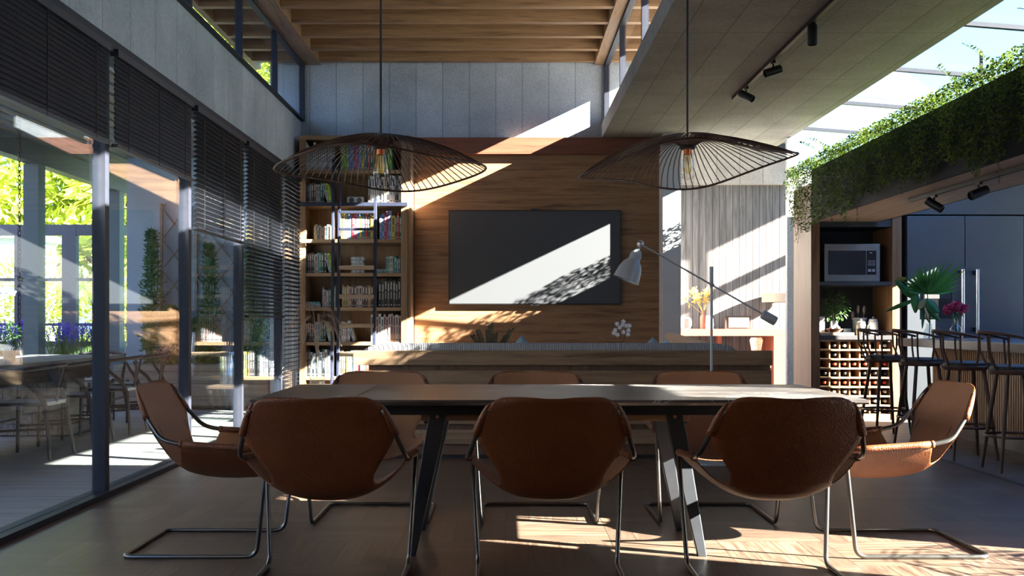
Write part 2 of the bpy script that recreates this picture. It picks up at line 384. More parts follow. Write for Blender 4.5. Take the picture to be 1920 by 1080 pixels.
# high roof deck above the timber beams
mb = MB(); mb.box(-3.15, 2.0, -4, 13.3, 4.62, 4.75); struct('ceiling', mb, 'beam')
mb = MB(); mb.box(-2.50, -2.27, -4, 13.0, 4.236, 4.62); struct('trim_2', mb, 'oak_y')
mb = MB(); mb.box(1.09, 1.205, -4, 13.0, 4.236, 4.62); struct('trim_3', mb, 'oak_y')
mb = MB(); mb.box(1.80, 2.0, -4, 13.3, 4.25, 4.62); struct('trim_4', mb, 'oak_y')
mb = MB(); mb.box(-3.15, -3.08, -4, 13.3, 4.25, 4.62)
for k in range(22): mb.box(-3.08, -2.5, 12.84-.555*k, 12.93-.555*k, 4.25, 4.62)
struct('trim_9', mb, 'beam')
for k in range(22):
    y = 12.93-0.555*k
    o = B(-2.27, 1.80, y-0.09, y, 4.25, 4.62).build('ceiling_beam', 'beam')
    tag(o, f'exposed oak ceiling beam over the living area, {ORD[k]} from the concrete back wall', 'ceiling beam', 'exposed oak ceiling beams')
# clerestories
def clerestory(name, x, ys, gm='glass'):
    fr = MB(); fr.box(x-0.03, x+0.03, -4, 13.0, 3.51 if x > 0 else 3.54, 3.56); fr.box(x-0.03, x+0.03, -4, 13.0, 4.205, 4.248)
    for y in ys: fr.box(x-0.03, x+0.03, y-0.03, y+0.03, 3.56, 4.21)
    o = struct(name, fr, 'darkframe'); B(x-0.006, x+0.006, -4, 12.95, 3.56, 4.21).build('pane', gm, o); return o
clerestory('window_1', -2.50, (12.96, 11.42, 9.9, 8.3, 6.65, 5.0, 3.3))
clerestory('window_2', 1.24, (12.96, 11.2, 9.4, 7.6, 5.8, 4.0), 'roofglass')
# left glazed wall: four mullions, track and header, five panes
mull = [6.52, 8.23, 9.88, 11.60, 12.96, 4.6, 2.2]
mb = MB(); mb.box(-2.57, -2.44, -4, 13.0, 0, 0.035); mb.box(-2.60, -2.44, -4, 13.0, 2.76, 2.84)
for y in mull: mb.box(-2.54, -2.46, y-0.035, y+0.035, 0.035, 2.76)
wl = struct('window_3', mb, 'darkframe')
ys = sorted(mull); struct('wall_left_near', B(-2.62, -2.50, -4, 2.16, 0, 4.25), 'oak_y')
for a, b_ in zip(ys[:-1], ys[1:]):
    B(-2.508, -2.496, a+0.03, b_-0.03, 0.035, 2.76).build('pane', 'glass', wl)
# sliding door stile seen just before the first mullion
# brown header and wood panelling behind the television
mb = MB(); mb.box(-1.12, 1.885, 12.88, 13.0, 3.125, 3.325); struct('trim_5', mb, 'cherry')
struct('wall_panelling', B(-1.12, 1.885, 12.97, 13.0, 0, 3.125), 'oak')
# concrete pier, header and slim post by the back room
struct('wall_pier', B(1.885, 2.10, 12.65, 13.5, 0, 3.33), 'plaster')
struct('wall_lintel', B(2.0, 4.12, 15.36, 15.62, 3.08, 3.8), 'conc_slab')
struct('trim_6', B(3.43, 3.56, 12.86, 12.94, 0, 3.33), 'conc')
struct('trim_7', B(3.65, 4.08, 15.31, 15.36, 3.56, 3.66), 'black')
# back room beyond the pier
struct('wall_back_room', B(2.10, 4.12, 15.5, 15.62, 0, 3.08), 'wplank')
struct('wall_back_room_left', B(1.95, 2.10, 13.5, 15.62, 0, 3.8), 'conc')
struct('ceiling_back_room', B(1.9, 4.12, 13.56, 15.62, 3.8, 3.95), 'conc')
struct('wall_patio_blocker', B(-9.6, -9.45, -2, 15.9, -0.1, 3.3), 'boxplank')  # unseen wall added to cut sky light on the patio
# kitchen shell
struct('wall_kitchen', B(3.42, 6.5, 12.3, 12.45, 0, 2.84), 'conc')
mb = MB(); mb.box(6.5, 6.7, 5.05, 10.33, 0, 3.10); mb.box(6.5, 6.7, 10.83, 12.45, 0, 3.1); mb.box(6.5, 6.7, 10.33, 10.83, 0, 1.0); mb.box(6.5, 6.7, 10.33, 10.83, 2.62, 3.1)
struct('wall_right', mb, 'plaster')
# glazed roof over the kitchen, falling to the right
def zr(x): return 3.37-0.08*(x-3.49)
mb = MB()
for k in range(6):
    y = 12.5-1.466*k; mb.bar((3.49, y, zr(3.49)), (5.9, y, zr(5.9)), 0.045, 0.035)
rf = struct('window_4', mb, 'darkframe')
mb = MB(); mb.quad((3.49, 5.1, zr(3.49)+0.03), (5.9, 5.1, zr(5.9)+0.03), (5.9, 12.6, zr(5.9)+0.03), (3.49, 12.6, zr(3.49)+0.03))
mb.quad((3.49, 5.1, zr(3.49)+0.04), (3.49, 12.6, zr(3.49)+0.04), (5.9, 12.6, zr(5.9)+0.04), (5.9, 5.1, zr(5.9)+0.04))
mb.build('pane', 'roofglass', rf)
struct('ceiling_kitchen_side', B(5.9, 6.75, 5.1, 12.6, 3.06, 3.30), 'conc')
# nearer the viewer the kitchen has a solid ceiling and one tall side window
struct('ceiling_kitchen', B(3.49, 5.5, -4, 5.09, 3.28, 3.45), 'conc_slab')
mb = MB(); mb.box(5.3, 5.5, 3.90, 5.09, 0, 3.28); mb.box(5.3, 5.5, -4, 2.93, 0, 3.28); mb.box(5.5, 6.7, 4.95, 5.09, 0, 3.28); mb.box(5.3, 5.5, 2.93, 3.64, 2.98, 3.28)
struct('wall_side', mb, 'plaster')
mb = MB()
for y in (2.95, 3.88): mb.box(5.36, 5.44, y-0.02, y+0.02, 0, 2.98)
wr = struct('window_5', mb, 'darkframe'); B(5.395, 5.405, 2.97, 3.86, 0, 2.98).build('pane', 'roofglass', wr)

# ------------------------------------------------------------------ furniture materials
def leather(name, dark, light, rough, gs, strength):
    m, nt, b = newmat(name); v = coords(nt, (1, 1, 1)); n = nz(nt, v, 5, 5)
    nt.links.new(ramp(nt, n, [(0.3, dark), (0.7, light)]), b.inputs['Base Color']); b.inputs['Roughness'].default_value = rough; spec(b, 0.45)
    vo = nt.nodes.new('ShaderNodeTexVoronoi'); vo.inputs['Scale'].default_value = gs; nt.links.new(v, vo.inputs['Vector'])
    bump(nt, b, vo.outputs['Distance'], strength, 0.002); return m
MT['leather'] = leather('tan_leather', (0.125, 0.034, 0.010), (0.185, 0.054, 0.017), 0.42, 190, 0.9)
MT['suede'] = leather('pale_leather_lining', (0.25, 0.115, 0.058), (0.33, 0.16, 0.085), 0.6, 600, 0.15)
MT['steel'] = plain('burnished_steel', (0.16, 0.155, 0.15), 0.28, 0.9, 0.08)
MT['brass'] = plain('copper_screw', (0.75, 0.36, 0.18), 0.3, 0.9, 0.1)
MT['gunmetal'] = plain('gunmetal_leg', (0.045, 0.047, 0.055), 0.38, 0.5, 0.1)
def marble():
    m, nt, b = newmat('dark_veined_stone'); v = coords(nt, (0.8, 2.6, 1)); n = nz(nt, v, 1.6, 6, 0.6, 0.8)
    col = ramp(nt, n, [(0.35, (0.042, 0.038, 0.038)), (0.65, (0.115, 0.10, 0.092))])
    n2 = nz(nt, v, 2.3, 8, 0.6, 1.6); d = math_(nt, 'ABSOLUTE', math_(nt, 'SUBTRACT', n2, 0.5))
    vein = math_(nt, 'MULTIPLY', math_(nt, 'LESS_THAN', d, 0.006), math_(nt, 'GREATER_THAN', nz(nt, v, 1.1, 2), 0.53))
    nt.links.new(mixc(nt, math_(nt, 'MULTIPLY', vein, 0.8), col, (0.50, 0.50, 0.55)), b.inputs['Base Color'])
    nt.links.new(math_(nt, 'ADD', math_(nt, 'MULTIPLY', n, 0.2), 0.22), b.inputs['Roughness']); spec(b, 0.5); return m
MT['marble'] = marble()
MT['apron'] = wood('apron_wood', (0.14, 0.06, 0.03), (0.30, 0.14, 0.07), 'x', 0.5)

# ------------------------------------------------------------------ dining table
TX0, TX1, TY0, TY1 = -1.12, 1.59, 4.615, 5.755
t = thing('dining_table', 'long dark veined dining table with splayed dark metal legs, leather chairs around it', 'table', (0.235, 5.185, 0))
def topslab(x0, x1, inset0, inset1):
    mb = MB(); a, b_ = TY0-5.185, TY1-5.185; zb, zt, c = 0.712, 0.74, 0.05
    mb.box(x0, x1, a, b_, 0.728, zt)
    i = len(mb.v); xa = x0+(c if inset0 else 0); xb = x1-(c if inset1 else 0)
    mb.v += [(x0, a, .728), (x1, a, .728), (x1, b_, .728), (x0, b_, .728), (xa, a+c, zb), (xb, a+c, zb), (xb, b_-c, zb), (xa, b_-c, zb)]
    for q in ((7, 6, 5, 4), (0, 4, 5, 1), (1, 5, 6, 2), (2, 6, 7, 3), (3, 7, 4, 0)): mb.f.append(tuple(i+k for k in q)); mb.m.append(0)
    return mb
topslab(-0.916, 0.902, 0, 0).build('tabletop', 'marble', t)
topslab(TX0-0.235, -0.919, 1, 0).build('extension_leaf', 'marble', t)
topslab(0.905, TX1-0.235, 0, 1).build('extension_leaf', 'marble', t)
B(-0.63, 0.62, -0.27, -0.20, 0.62, 0.70).build('apron', 'apron', t, bevel=0.003)
B(-0.63, 0.62, 0.20, 0.27, 0.62, 0.70).build('apron', 'apron', t, bevel=0.003)
B(-0.06, 0.06, -0.20, 0.20, 0.63, 0.70).build('cross_rail', 'apron', t)
for y in (-0.33, 0.33): B(-1.2, 1.2, y-0.02, y+0.02, 0.655, 0.712).build('slide_rail', 'black', t)
for sx in (-1, 1):
    for sy in (-1, 1):
        mb = MB(); a = Vector((sx*0.54, sy*0.235, 0.705)); b_ = Vector((sx*0.672, sy*0.305, 0.0))
        i = len(mb.v)
        for p, wx, wy in ((a, 0.040, 0.030), (a*0.75+b_*0.25, 0.040, 0.030), (b_, 0.021, 0.018)):
            for u, v in ((-1, -1), (1, -1), (1, 1), (-1, 1)): mb.v.append((p.x+u*wx, p.y+v*wy, p.z))
        for k in range(2):
            for j in range(4): mb.f.append((i+k*4+j, i+k*4+(j+1) % 4, i+(k+1)*4+(j+1) % 4, i+(k+1)*4+j)); mb.m.append(0)
        mb.f += [(i+3, i+2, i+1, i), (i+8, i+9, i+10, i+11)]; mb.m += [0, 0]
        lg = mb.build('leg', 'gunmetal', t, bevel=0.004)
        for z in (0.685, 0.64):
            q = a*((z)/0.705)+b_*(1-z/0.705); q.y += sy*0.03
            MB().lathe([(0.008, 0), (0.008, 0.004), (0.0, 0.006)], (q.x, q.y, q.z), 10, axis=(0, sy, 0)).build('screw', 'brass', lg)
B(-0.62, -0.54, -0.2, 0.2, 0.60, 0.66).build('cross_rail', 'gunmetal', t); B(0.54, 0.62, -0.2, 0.2, 0.60, 0.66).build('cross_rail', 'gunmetal', t)

# ------------------------------------------------------------------ sling chairs
def sling_chair():
    t = thing('sling_chair', 'x', 'chair')
    rows = []
    R = [(-.238, .787, .165, 0), (-.2375, .785, .195, 0), (-.235, .779, .220, 0), (-.229, .768, .240, 0), (-.218, .748, .256, 0), (-.205, .722, .268, 0), (-.194, .70, .277, 0), (-.175, .66, .292, 0), (-.163, .637, .300, 0), (-.153, .61, .287, .08),
         (-.130, .56, .258, .25), (-.105, .51, .230, .45), (-.078, .462, .209, .65), (-.05, .42, .203, .85), (-.02, .388, .209, 1), (.0, .373, .222, 1),
         (.012, .366, .245, 1), (.022, .362, .275, 1), (.030, .360, .308, 1), (.040, .357, .335, 1), (.09, .346, .335, 1), (.16, .339, .335, 1), (.24, .338, .335, 1), (.32, .342, .335, 1), (.39, .350, .335, 1), (.425, .356, .335, 1)]
    for (yc, zc, hw, k) in R:
        row = []
        za = .53-.07*max(yc, 0)
        for j in range(25):
            q = (j-12)/12; x = hw*q; a = abs(x)/.335
            z = zc+k*(za-zc)*a**2.6; y = yc+(1-k)*0.035*q*q
            row.append((x, y, z))
        rows.append(row)
    mb = MB(); mb.grid(rows, 0.005, 0, 1)
    for sx in (-1, 1):   # hems sewn around the rods
        arm = [(sx*.335, y, .53-.07*y) for y in (.045, .1, .2, .3, .42)]
        mb.tube(arm, 0.0155, 10, mi=1)
        up = [(sx*(h+.002), yy+.035, z) for yy, z, h, k in R[3:9]]
        mb.tube(up, [.005, .008, .012, .0145, .0155, .0155], 10, mi=1)
        mb.tube([(sx*.335, .03, .528), (sx*.335, .046, .527)], 0.0165, 10, mi=1)
    # flip so that the lined face is inside
    s = mb.build('leather_sling', ['suede', 'leather'], t, smooth=True)
    for sx in (-1, 1):
        c = Vector((sx*.19, -.100, .57)); m2 = MB(); m2.lathe([(0, 0.0), (0.006, 0.0012), (0.0, 0.0024)], (0, 0, 0), 14)
        m2.v = [(c.x+x*1.1-sx*zz*0, c.y+z+(-0.5)*(yv*4.5), c.z+yv*4.5) for (x, yv, z) in m2.v for zz in (0,)]
        m2.build('slot', 'black', t)
    path = []
    half = [(.256, -.181, .742), (.277, -.155, .70), (.292, -.136, .66), (.301, -.124, .635), (.332, -.055, .548), (.335, .02, .5285), (.335, .432, .4998), (.306, .372, .0115), (.306, -.238, .0115)]
    fl = fillet(half+[(-x, y, z) for x, y, z in half[::-1]], [0, .01, .02, .02, .07, .06, .03, .05, .05, .05, .05, .03, .06, .07, .02, .02, .01, 0], 7)
    MB().tube(fl, 0.0105, 12).build('steel_frame', 'steel', t, smooth=True)
    return t
c0 = sling_chair()
front = 'tan leather sling chair seen from behind, '
GR = 'tan leather sling chairs around the dining table'
c0.location = (-.735, 4.29, 0); c0['label'] = front+'left one of the near side'; c0['group'] = GR
dup(c0, (.185, 4.29, 0), 0, front+'middle one of the near side')
dup(c0, (1.107, 4.29, 0), 0, front+'right one of the near side')
dup(c0, (-.724, 5.97, 0), PI, 'tan leather sling chair facing the viewer across the table, nearest the bookcase')
dup(c0, (.177, 5.97, 0), PI, 'tan leather sling chair facing the viewer across the middle of the table')
dup(c0, (1.127, 5.97, 0), PI, 'tan leather sling chair facing the viewer across the table, before the floor lamp')
dup(c0, (-1.508, 5.117, 0), -PI/2, 'tan leather sling chair at the table end beside the glazed wall, seen from its side')
dup(c0, (1.97, 5.117, 0), PI/2, 'sunlit tan leather sling chair at the table end beside the bar stools')

# ------------------------------------------------------------------ television
MT['screen'] = None
def tvmat():
    m, nt, b = newmat('matt_screen'); b.inputs['Base Color'].default_value = (0.042, 0.045, 0.054, 1); b.inputs['Roughness'].default_value = 0.75; spec(b, 0.9); return m
MT['screen'] = tvmat()
a_ = P(841, 571, 12.9); b_ = P(1164.5, 394, 12.9)
t = thing('television', 'wide flat black television hung on the oak wall panelling', 'television', ((a_.x+b_.x)/2, 12.9, a_.z))
W2 = (b_.x-a_.x)/2; TH = b_.z-a_.z
mb = MB(); mb.box(-W2, W2, 0.0, 0.05, 0, TH); mb.box(-W2*0.7, W2*0.7, 0.05, 0.07, 0.15, TH-0.15); mb.build('housing', 'black', t, bevel=0.004)
B(-W2+0.012, W2-0.012, -0.003, 0.0, 0.012, TH-0.012).build('screen', 'screen', t)
B(-0.05, 0.05, -0.01, 0.02, TH, TH+0.02).build('camera_bump', 'steel', t, bevel=0.004)
B(-0.05, 0.05, -0.01, 0.02, -0.02, 0.0).build('logo_bar', 'steel', t, bevel=0.004)

# ------------------------------------------------------------------ sofa (seen from behind)
MT['ribbed'] = None
def ribbed():
    m, nt, b = newmat('ribbed_cord_fabric'); t_ = nt.nodes.new('ShaderNodeTexCoord'); sp_ = nt.nodes.new('ShaderNodeSeparateXYZ'); nt.links.new(t_.outputs['Object'], sp_.inputs[0])
    s = math_(nt, 'SINE', math_(nt, 'MULTIPLY', sp_.outputs['X'], 440.0)); s = math_(nt, 'ADD', math_(nt, 'MULTIPLY', s, 0.5), 0.5)
    nt.links.new(ramp(nt, s, [(0.1, (0.20, 0.205, 0.22)), (0.6, (0.36, 0.365, 0.385))]), b.inputs['Base Color']); b.inputs['Roughness'].default_value = 0.9
    bump(nt, b, s, 0.8, 0.006); return m
MT['ribbed'] = ribbed()
MT['beige'] = plain('beige_linen', (0.48, 0.36, 0.27), 0.9, 0, 0.06, 40, 0.3, 300)
MT['bluefab'] = plain('blue_grey_fabric', (0.22, 0.33, 0.40), 0.9, 0, 0.15, 30, 0.3, 250)
SX0, SX1, SY = -1.20, 2.10, 8.30
t = thing('sofa', 'low slatted walnut sofa seen from behind with a ribbed grey back cushion', 'sofa', (0.45, SY, 0))
sx0, sx1 = SX0-0.45, SX1-0.45
mb = MB(); mb.box(sx0, sx1, 0, 0.06, .738, .853)
for zb in (.583, .428, .273, .118): mb.box(sx0+0.01, sx1-0.01, 0, 0.04, zb, zb+.113)
mb.build('back_slats', 'sofawood', t, bevel=0.003)
B(sx0+0.12, sx1-0.12, 0.04, 0.07, .03, .738).build('back_panel', 'sofadark', t)
B(sx0+0.05, sx1-0.05, 0.05, 1.0, 0.0, .10).build('plinth', 'black', t)
B(sx0+0.02, sx1-0.02, 0.07, 1.05, .10, .32).build('seat_base', 'sofawood', t)
mb = MB()
n = 30
for sgn, yy in ((1, 0.0),):
    pts = [(sx0+.10, .10, .82), (sx0+.16, .10, .848), (sx0+.28, .10, .862), (sx1-.45, .10, .862), (sx1-.34, .10, .845), (sx1-.30, .10, .82)]
    mb.tube(fillet(pts, .08, 5), 0.05, 14)
mb.build('back_roll', 'ribbed', t, smooth=True)
B(sx0+.12, sx1-.35, .12, .30, .34, .85).build('back_cushion', 'ribbed', t, bevel=0.04)
B(sx0+.05, sx1-.35, .30, 1.05, .32, .50).build('seat_cushion', 'beige', t, bevel=0.04)
# long side arm of the sofa running towards the back wall
mb = MB(); i = 0
xa, xb = 1.78-0.45, 1.90-0.45
mb.v += [(xa, .35, .10), (xb, .35, .10), (xb, 3.6, .10), (xa, 3.6, .10), (xa+.0, .35, .865), (xb, .35, .865), (xb, 3.6, .96), (xa, 3.6, .96)]
for q in ((0, 3, 2, 1), (4, 5, 6, 7), (0, 1, 5, 4), (1, 2, 6, 5), (2, 3, 7, 6), (3, 0, 4, 7)): mb.f.append(q); mb.m.append(0)
mb.build('side_arm', 'beige', t, bevel=0.05)
B(xa-0.75, xa, 1.1, 2.65, .10, .44).build('side_seat', 'beige', t, bevel=0.05)
B(sx1-.33, sx1, .075, .36, .10, .83).build('corner_block', 'sofawood', t, bevel=0.003)
def cushion(loc, rz, tilt, size, mat, label, name='scatter_cushion'):
    rows = []; N = 14
    for s in (1,):
        for i in range(N+1):
            r = []
            for j in range(N+1):
                u, v = i/N*2-1, j/N*2-1
                px = u*size/2*(1-0.07*(1-v*v)*0-0.06*(1-abs(v))*abs(u)**3); pz = v*size/2*(1-0.06*(1-abs(u))*abs(v)**3)
                th = 0.075*((1-u*u)*(1-v*v))**0.45
                r.append((px, th, pz))
            rows.append(r)
    mb = MB(); mb.grid(rows); mb.grid([[(p[0], -p[1], p[2]) for p in r][::-1] for r in rows])
    o = mb.build(name, mat, smooth=True); o.location = loc; o.rotation_euler = (tilt, PI/4, rz)
    tag(o, label, 'cushion', 'scatter cushions on the sofa'); return o
MT['whitefab'] = plain('pale_blue_fabric', (0.52, 0.60, 0.66), 0.9, 0, 0.08, 30)
cushion((.145, 8.98, .735), 0.25, -0.20, .33, 'bluefab', 'blue-grey cushion whose corner peeks over the middle of the sofa back')
cushion((1.38, 9.9, .70), -0.1, -0.18, .34, 'bluefab', 'blue-grey cushion leaning by the long beige sofa arm')
cushion((1.457, 9.56, .70), -0.1, -0.18, .33, 'whitefab', 'pale cushion leaning just right of the blue-grey one by the sofa arm')

# ------------------------------------------------------------------ floor lamp with counterweight
MT['lampgrey'] = plain('grey_lacquer', (0.36, 0.39, 0.43), 0.35, 0.25, 0.05)
MT['aluminium'] = plain('brushed_aluminium', (0.62, 0.64, 0.68), 0.3, 0.9, 0.05)
LY = 8.06; lx = P(1334, 600, LY).x
t = thing('floor_lamp', 'grey floor lamp with a long tilted arm, bell shade and cylindrical counterweight', 'floor lamp', (lx, LY, 0))
def Q(x, y): p = P(x, y, LY); return Vector((p.x-lx, 0.0, p.z))
MB().lathe([(.155, 0), (.155, .012), (.13, .022), (.075, .03), (.07, .045), (.035, .055), (.03, .09), (.012, .11), (.0115, .4)], (0, 0, 0), 32).build('base', 'lampgrey', t, smooth='auto')
tp = Q(1334, 500).z
mb = MB(); mb.lathe([(.011, .1), (.011, tp-.13)], n=14); mb.lathe([(.015, tp-.15), (.015, tp)], n=14); mb.build('pole', 'lampgrey', t, smooth='auto')
a_ = Q(1200, 458); b_ = Q(1430, 590); e_ = Q(1453, 603)
yo = -0.028
MB().tube([a_+Vector((0, yo, 0)), b_+Vector((0, yo, 0))], 0.0065, 10).build('arm', 'lampgrey', t, smooth='auto')
MB().tube([Q(1334, 535)+Vector((0, .0, 0)), Q(1334, 535)+Vector((0, yo*1.6, 0))], 0.014, 14).build('clamp', 'lampgrey', t, smooth='auto')
d = (e_-b_).normalized()
MB().lathe([(.02, -.0), (.034, .006), (.036, .012), (.036, .112), (.033, .12), (0, .122)], b_+Vector((0, yo, 0))-d*0.015, 20, axis=d).build('counterweight', 'lampgrey', t, smooth='auto')
MB().lathe([(0, -.028), (.018, -.022), (.027, -.006), (.027, .006), (.018, .022), (0, .028)], a_+Vector((0, yo, 0)), 20).build('knuckle', 'aluminium', t, smooth=True)
sd = (Q(1176, 522)-Q(1197, 470)).normalized()
pr = [(.010, .02), (.014, .045), (.026, .055), (.040, .075), (.046, .10), (.043, .125), (.050, .135), (.072, .165), (.088, .205), (.096, .25), (.100, .290), (.104, .295)]
pr2 = [(r-.003 if r > .01 else r, z+.002) for r, z in pr][::-1]
MB().lathe(pr+pr2, a_+Vector((0, yo, 0)), 32, axis=sd).build('lamp_shade', 'lampgrey', t, smooth=True)
MT['bulbwhite'] = plain('opal_bulb', (0.7, 0.7, 0.68), 0.3)
MB().lathe([(0, .10), (.02, .12), (.024, .16), (.03, .20), (.02, .235), (0, .24)], a_+Vector((0, yo, 0)), 16, axis=sd).build('bulb', 'bulbwhite', t, smooth=True)

# ------------------------------------------------------------------ wire pendant lamps
MT['wire'] = plain('brown_painted_wire', (0.050, 0.020, 0.014), 0.5, 0.1, 0.1)
MT['bulbglass'] = glassmat('bulb_glass', (0.97, 0.96, 0.93), 0.08)
MT['filament'] = plain('brass_filament', (0.62, 0.42, 0.12), 0.35, 0.7)
MT['socketred'] = plain('copper_socket', (0.55, 0.14, 0.05), 0.4, 0.5)
def pendant(cx, cy, rx, tl, wv, zc, label):
    top = 4.25
    t = thing('pendant_lamp', label, 'pendant lamp', (cx, cy, 0), 0, 'wavy wire pendant lamps over the dining table')
    MB().tube([(0, 0, 1.985), (0, 0, top)], 0.0055, 8).build('cord', 'black', t)
    MB().lathe([(.05, top-.02), (.05, top)], n=20).build('ceiling_rose', 'black', t)
    def rimr(a): return 0.42+(rx-.42)*math.cos(a)**4
    def rimz(a): return zc+tl*math.cos(a)-0.042*math.sin(a)+wv*math.sin(3*a+PI/4)
    def pt(a, s):
        R_ = rimr(a); zr_ = rimz(a); ta = a+0.30*s*(1-s)
        r = 0.035+(R_-0.035)*s
        dome = 1.948+0.045*math.sin(min(1, s/0.22)*PI/2)
        z = dome*(1-s**2.0)+zr_*s**2.0
        return (r*math.cos(ta), r*math.sin(ta), z)
    N = 76
    for k in range(N):
        a = 2*PI*k/N
        MB().tube([pt(a, s) for s in (0, .05, .1, .16, .24, .34, .46, .6, .74, .88, 1)], 0.0028, 5).build('rib', 'wire', t)
    MB().tube([pt(2*PI*k/120, 1.0) for k in range(120)], 0.0056, 6, closed=True).build('rim', 'wire', t, smooth=True)
    MB().lathe([(0.012, 1.99), (.038, 1.955), (.04, 1.935), (.03, 1.93), (0, 1.93)], n=24).build('hub', 'black', t, smooth='auto')
    MB().lathe([(.018, 1.905), (.020, 1.93)], n=20).build('socket', 'socketred', t)
    bl = MB().lathe([(.014, 1.905), (.022, 1.885), (.030, 1.85), (.037, 1.82), (.036, 1.80), (.024, 1.785), (0, 1.778)], n=24).build('bulb', 'bulbglass', t, smooth=True)
    mb = MB()
    for k in range(8):
        a = 2*PI*k/8; mb.tube([(.010*math.cos(a), .010*math.sin(a), 1.90), (.017*math.cos(a+.2), .017*math.sin(a+.2), 1.85), (.015*math.cos(a+.4), .015*math.sin(a+.4), 1.815)], 0.0016, 5)
    mb.build('filament', 'filament', bl)
    return t
pendant(P(714, 0, 5.2).x, 5.2, .518, -.004, .016, 1.832, 'brown wire pendant lamp with wavy brim hanging before the bookcase')
pendant(P(1289, 0, 5.2).x, 5.2, .535, .034, .028, 1.848, 'brown wire pendant lamp with wavy brim hanging under the concrete slab side')

# ------------------------------------------------------------------ track lights
def track(name, label, x, z, y0, y1, spots, d0):
    t = thing(name, label, 'track light', (x, y1, z))
    B(-.018, .018, y0-y1, 0, -.035, 0).build('rail', 'black', t)
    for i, (y, dr) in enumerate(spots):
        h = MB(); h.tube([(0, y-y1, -.03), (0, y-y1, -.10)], 0.008, 8); h.box(-.012, .012, y-y1-.04, y-y1+.04, -.055, -.035)
        s = h.build('spot_arm', 'blackmetal', t)
        dd = Vector(dr).normalized(); c = Vector((0, y-y1, -.115))
        MB().lathe([(.0, -.075), (.034, -.072), (.036, -.06), (.036, .075), (.031, .078), (.030, .06), (0, .058)], c, 20, axis=dd).build('spotlight', 'blackmetal', s, smooth='auto')
    return t
track('track_light', 'black track of spotlights fixed under the concrete slab ceiling', 2.28, 3.33, 2.0, 10.56, [(10.0, (.6, -.5, -.45)), (9.0, (-.9, -.1, -.3)), (7.85, (0, 0, -1)), (6.5, (0.5, 0, -1)), (5.2, (-.4, .2, -1))], None)
track('track_light', 'short black spotlight track under the hanging ivy planter in the kitchen', 3.58, 2.17, 4.0, 9.35, [(8.82, (.6, -.4, -.5)), (7.99, (-.9, -.2, -.35)), (6.6, (0, 0, -1))], None)

# ------------------------------------------------------------------ bookcase
YB = 12.55                                   # front plane of the bookcase
sB = F/YB
def bx(x): return (x-CX)/sB
def bz(y): return H+(CY-y)/sB
BX0, BX1 = bx(561), bx(770)
BD = 12.98-YB
t = thing('bookcase', 'tall open oak bookcase filled with books, standing in the corner', 'bookcase', (0, YB, 0))
ZT = bz(254)
# shelf top heights
SH = [bz(318), bz(380), bz(448.5), bz(511.5), bz(576), bz(641), bz(706)]
side = 0.075
mb = MB(); mb.box(BX0, BX0+side, 0, BD, 0, ZT-0.05); mb.build('side_panel', 'oak_case', t, bevel=0.003)
mb = MB(); mb.box(BX1-side-.04, BX1-.04, 0, BD, 0, ZT-0.05); mb.box(BX1-.04, BX1, 0.03, BD, 0, ZT-0.05); mb.build('side_panel', 'oak_case', t, bevel=0.003)
B(BX0, BX1, 0, BD, ZT-0.05, ZT).build('top_board', 'oak_shelf', t, bevel=0.003)
B(BX0+side, BX1-side-.04, BD-.02, BD, .1, ZT-.05).build('back_panel', 'oak_case', t)
for z in SH: B(BX0+side, BX1-side-.04, 0.01, BD-.02, z-0.042, z).build('shelf', 'oak_shelf', t, bevel=0.002)
B(BX0+side, BX1-side-.04, .01, BD-.02, .0, .10).build('plinth', 'oak_shelf', t)
# books: one shared shape, cover colour per copy
PAL = {'white': (.62, .64, .66), 'pale grey': (.42, .46, .48), 'grey': (.22, .25, .27), 'dark grey': (.07, .075, .085), 'black': (.022, .022, .026), 'navy': (.035, .07, .22), 'blue': (.10, .22, .52),
       'pale blue': (.25, .42, .62), 'teal': (.05, .20, .22), 'turquoise': (.16, .42, .44), 'green': (.10, .36, .05), 'lime': (.42, .60, .08), 'dark green': (.03, .12, .07), 'yellow': (.68, .52, .06),
       'orange': (.66, .27, .07), 'red': (.55, .02, .03), 'pink': (.58, .16, .28), 'mauve': (.35, .18, .42), 'brown': (.13, .065, .045), 'cream': (.62, .54, .38), 'tan': (.38, .25, .12), 'rose': (.55, .33, .30), 'olive': (.22, .24, .07)}
BM = {k: plain('book_cover_'+k.replace(' ', '_'), v, 0.5, 0, 0.08, 40) for k, v in PAL.items()}
MT['paper'] = plain('book_pages', (.62, .58, .50), 0.9)
MT['titlelight'] = plain('pale_title_print', (.55, .53, .48), 0.6); MT['titledark'] = plain('dark_title_print', (.06, .06, .07), 0.6)
def book_mesh():
    mb = MB()      # unit book: x thickness 0..1, y depth 0..1 (spine at 0), z height 0..1
    mb.box(0, .10, 0, 1, 0, 1, 0); mb.box(.90, 1, 0, 1, 0, 1, 0); mb.box(.10, .90, 0, .03, 0, 1, 0)
    mb.box(.10, .90, .03, .975, .02, .98, 1)
    mb.box(.28, .72, -.004, .0, .62, .90, 2); mb.box(.36, .64, -.004, .0, .30, .56, 2); mb.box(.2, .8, -.004, .0, .06, .10, 2)
    return mb
bp = book_mesh().build('book', [BM['white'], 'paper', 'titledark'])
bp_me = bp.data; bpy.data.objects.remove(bp)
def book(loc, w, h, dpt, colour, label, group, rot=(0, 0, 0)):
    o = bpy.data.objects.new('book', bp_me); COL.objects.link(o)
    o.scale = (w, dpt, h); o.location = loc; o.rotation_euler = rot
    for i, m in ((0, BM[colour]), (2, MT['titledark' if sum(PAL[colour]) > 0.85 else 'titlelight'])):
        o.material_slots[i].link = 'OBJECT'; o.material_slots[i].material = m
    return tag(o, label, 'book', group)
ROWN = ['top', 'second', 'third', 'fourth', 'fifth', 'sixth', 'lowest']
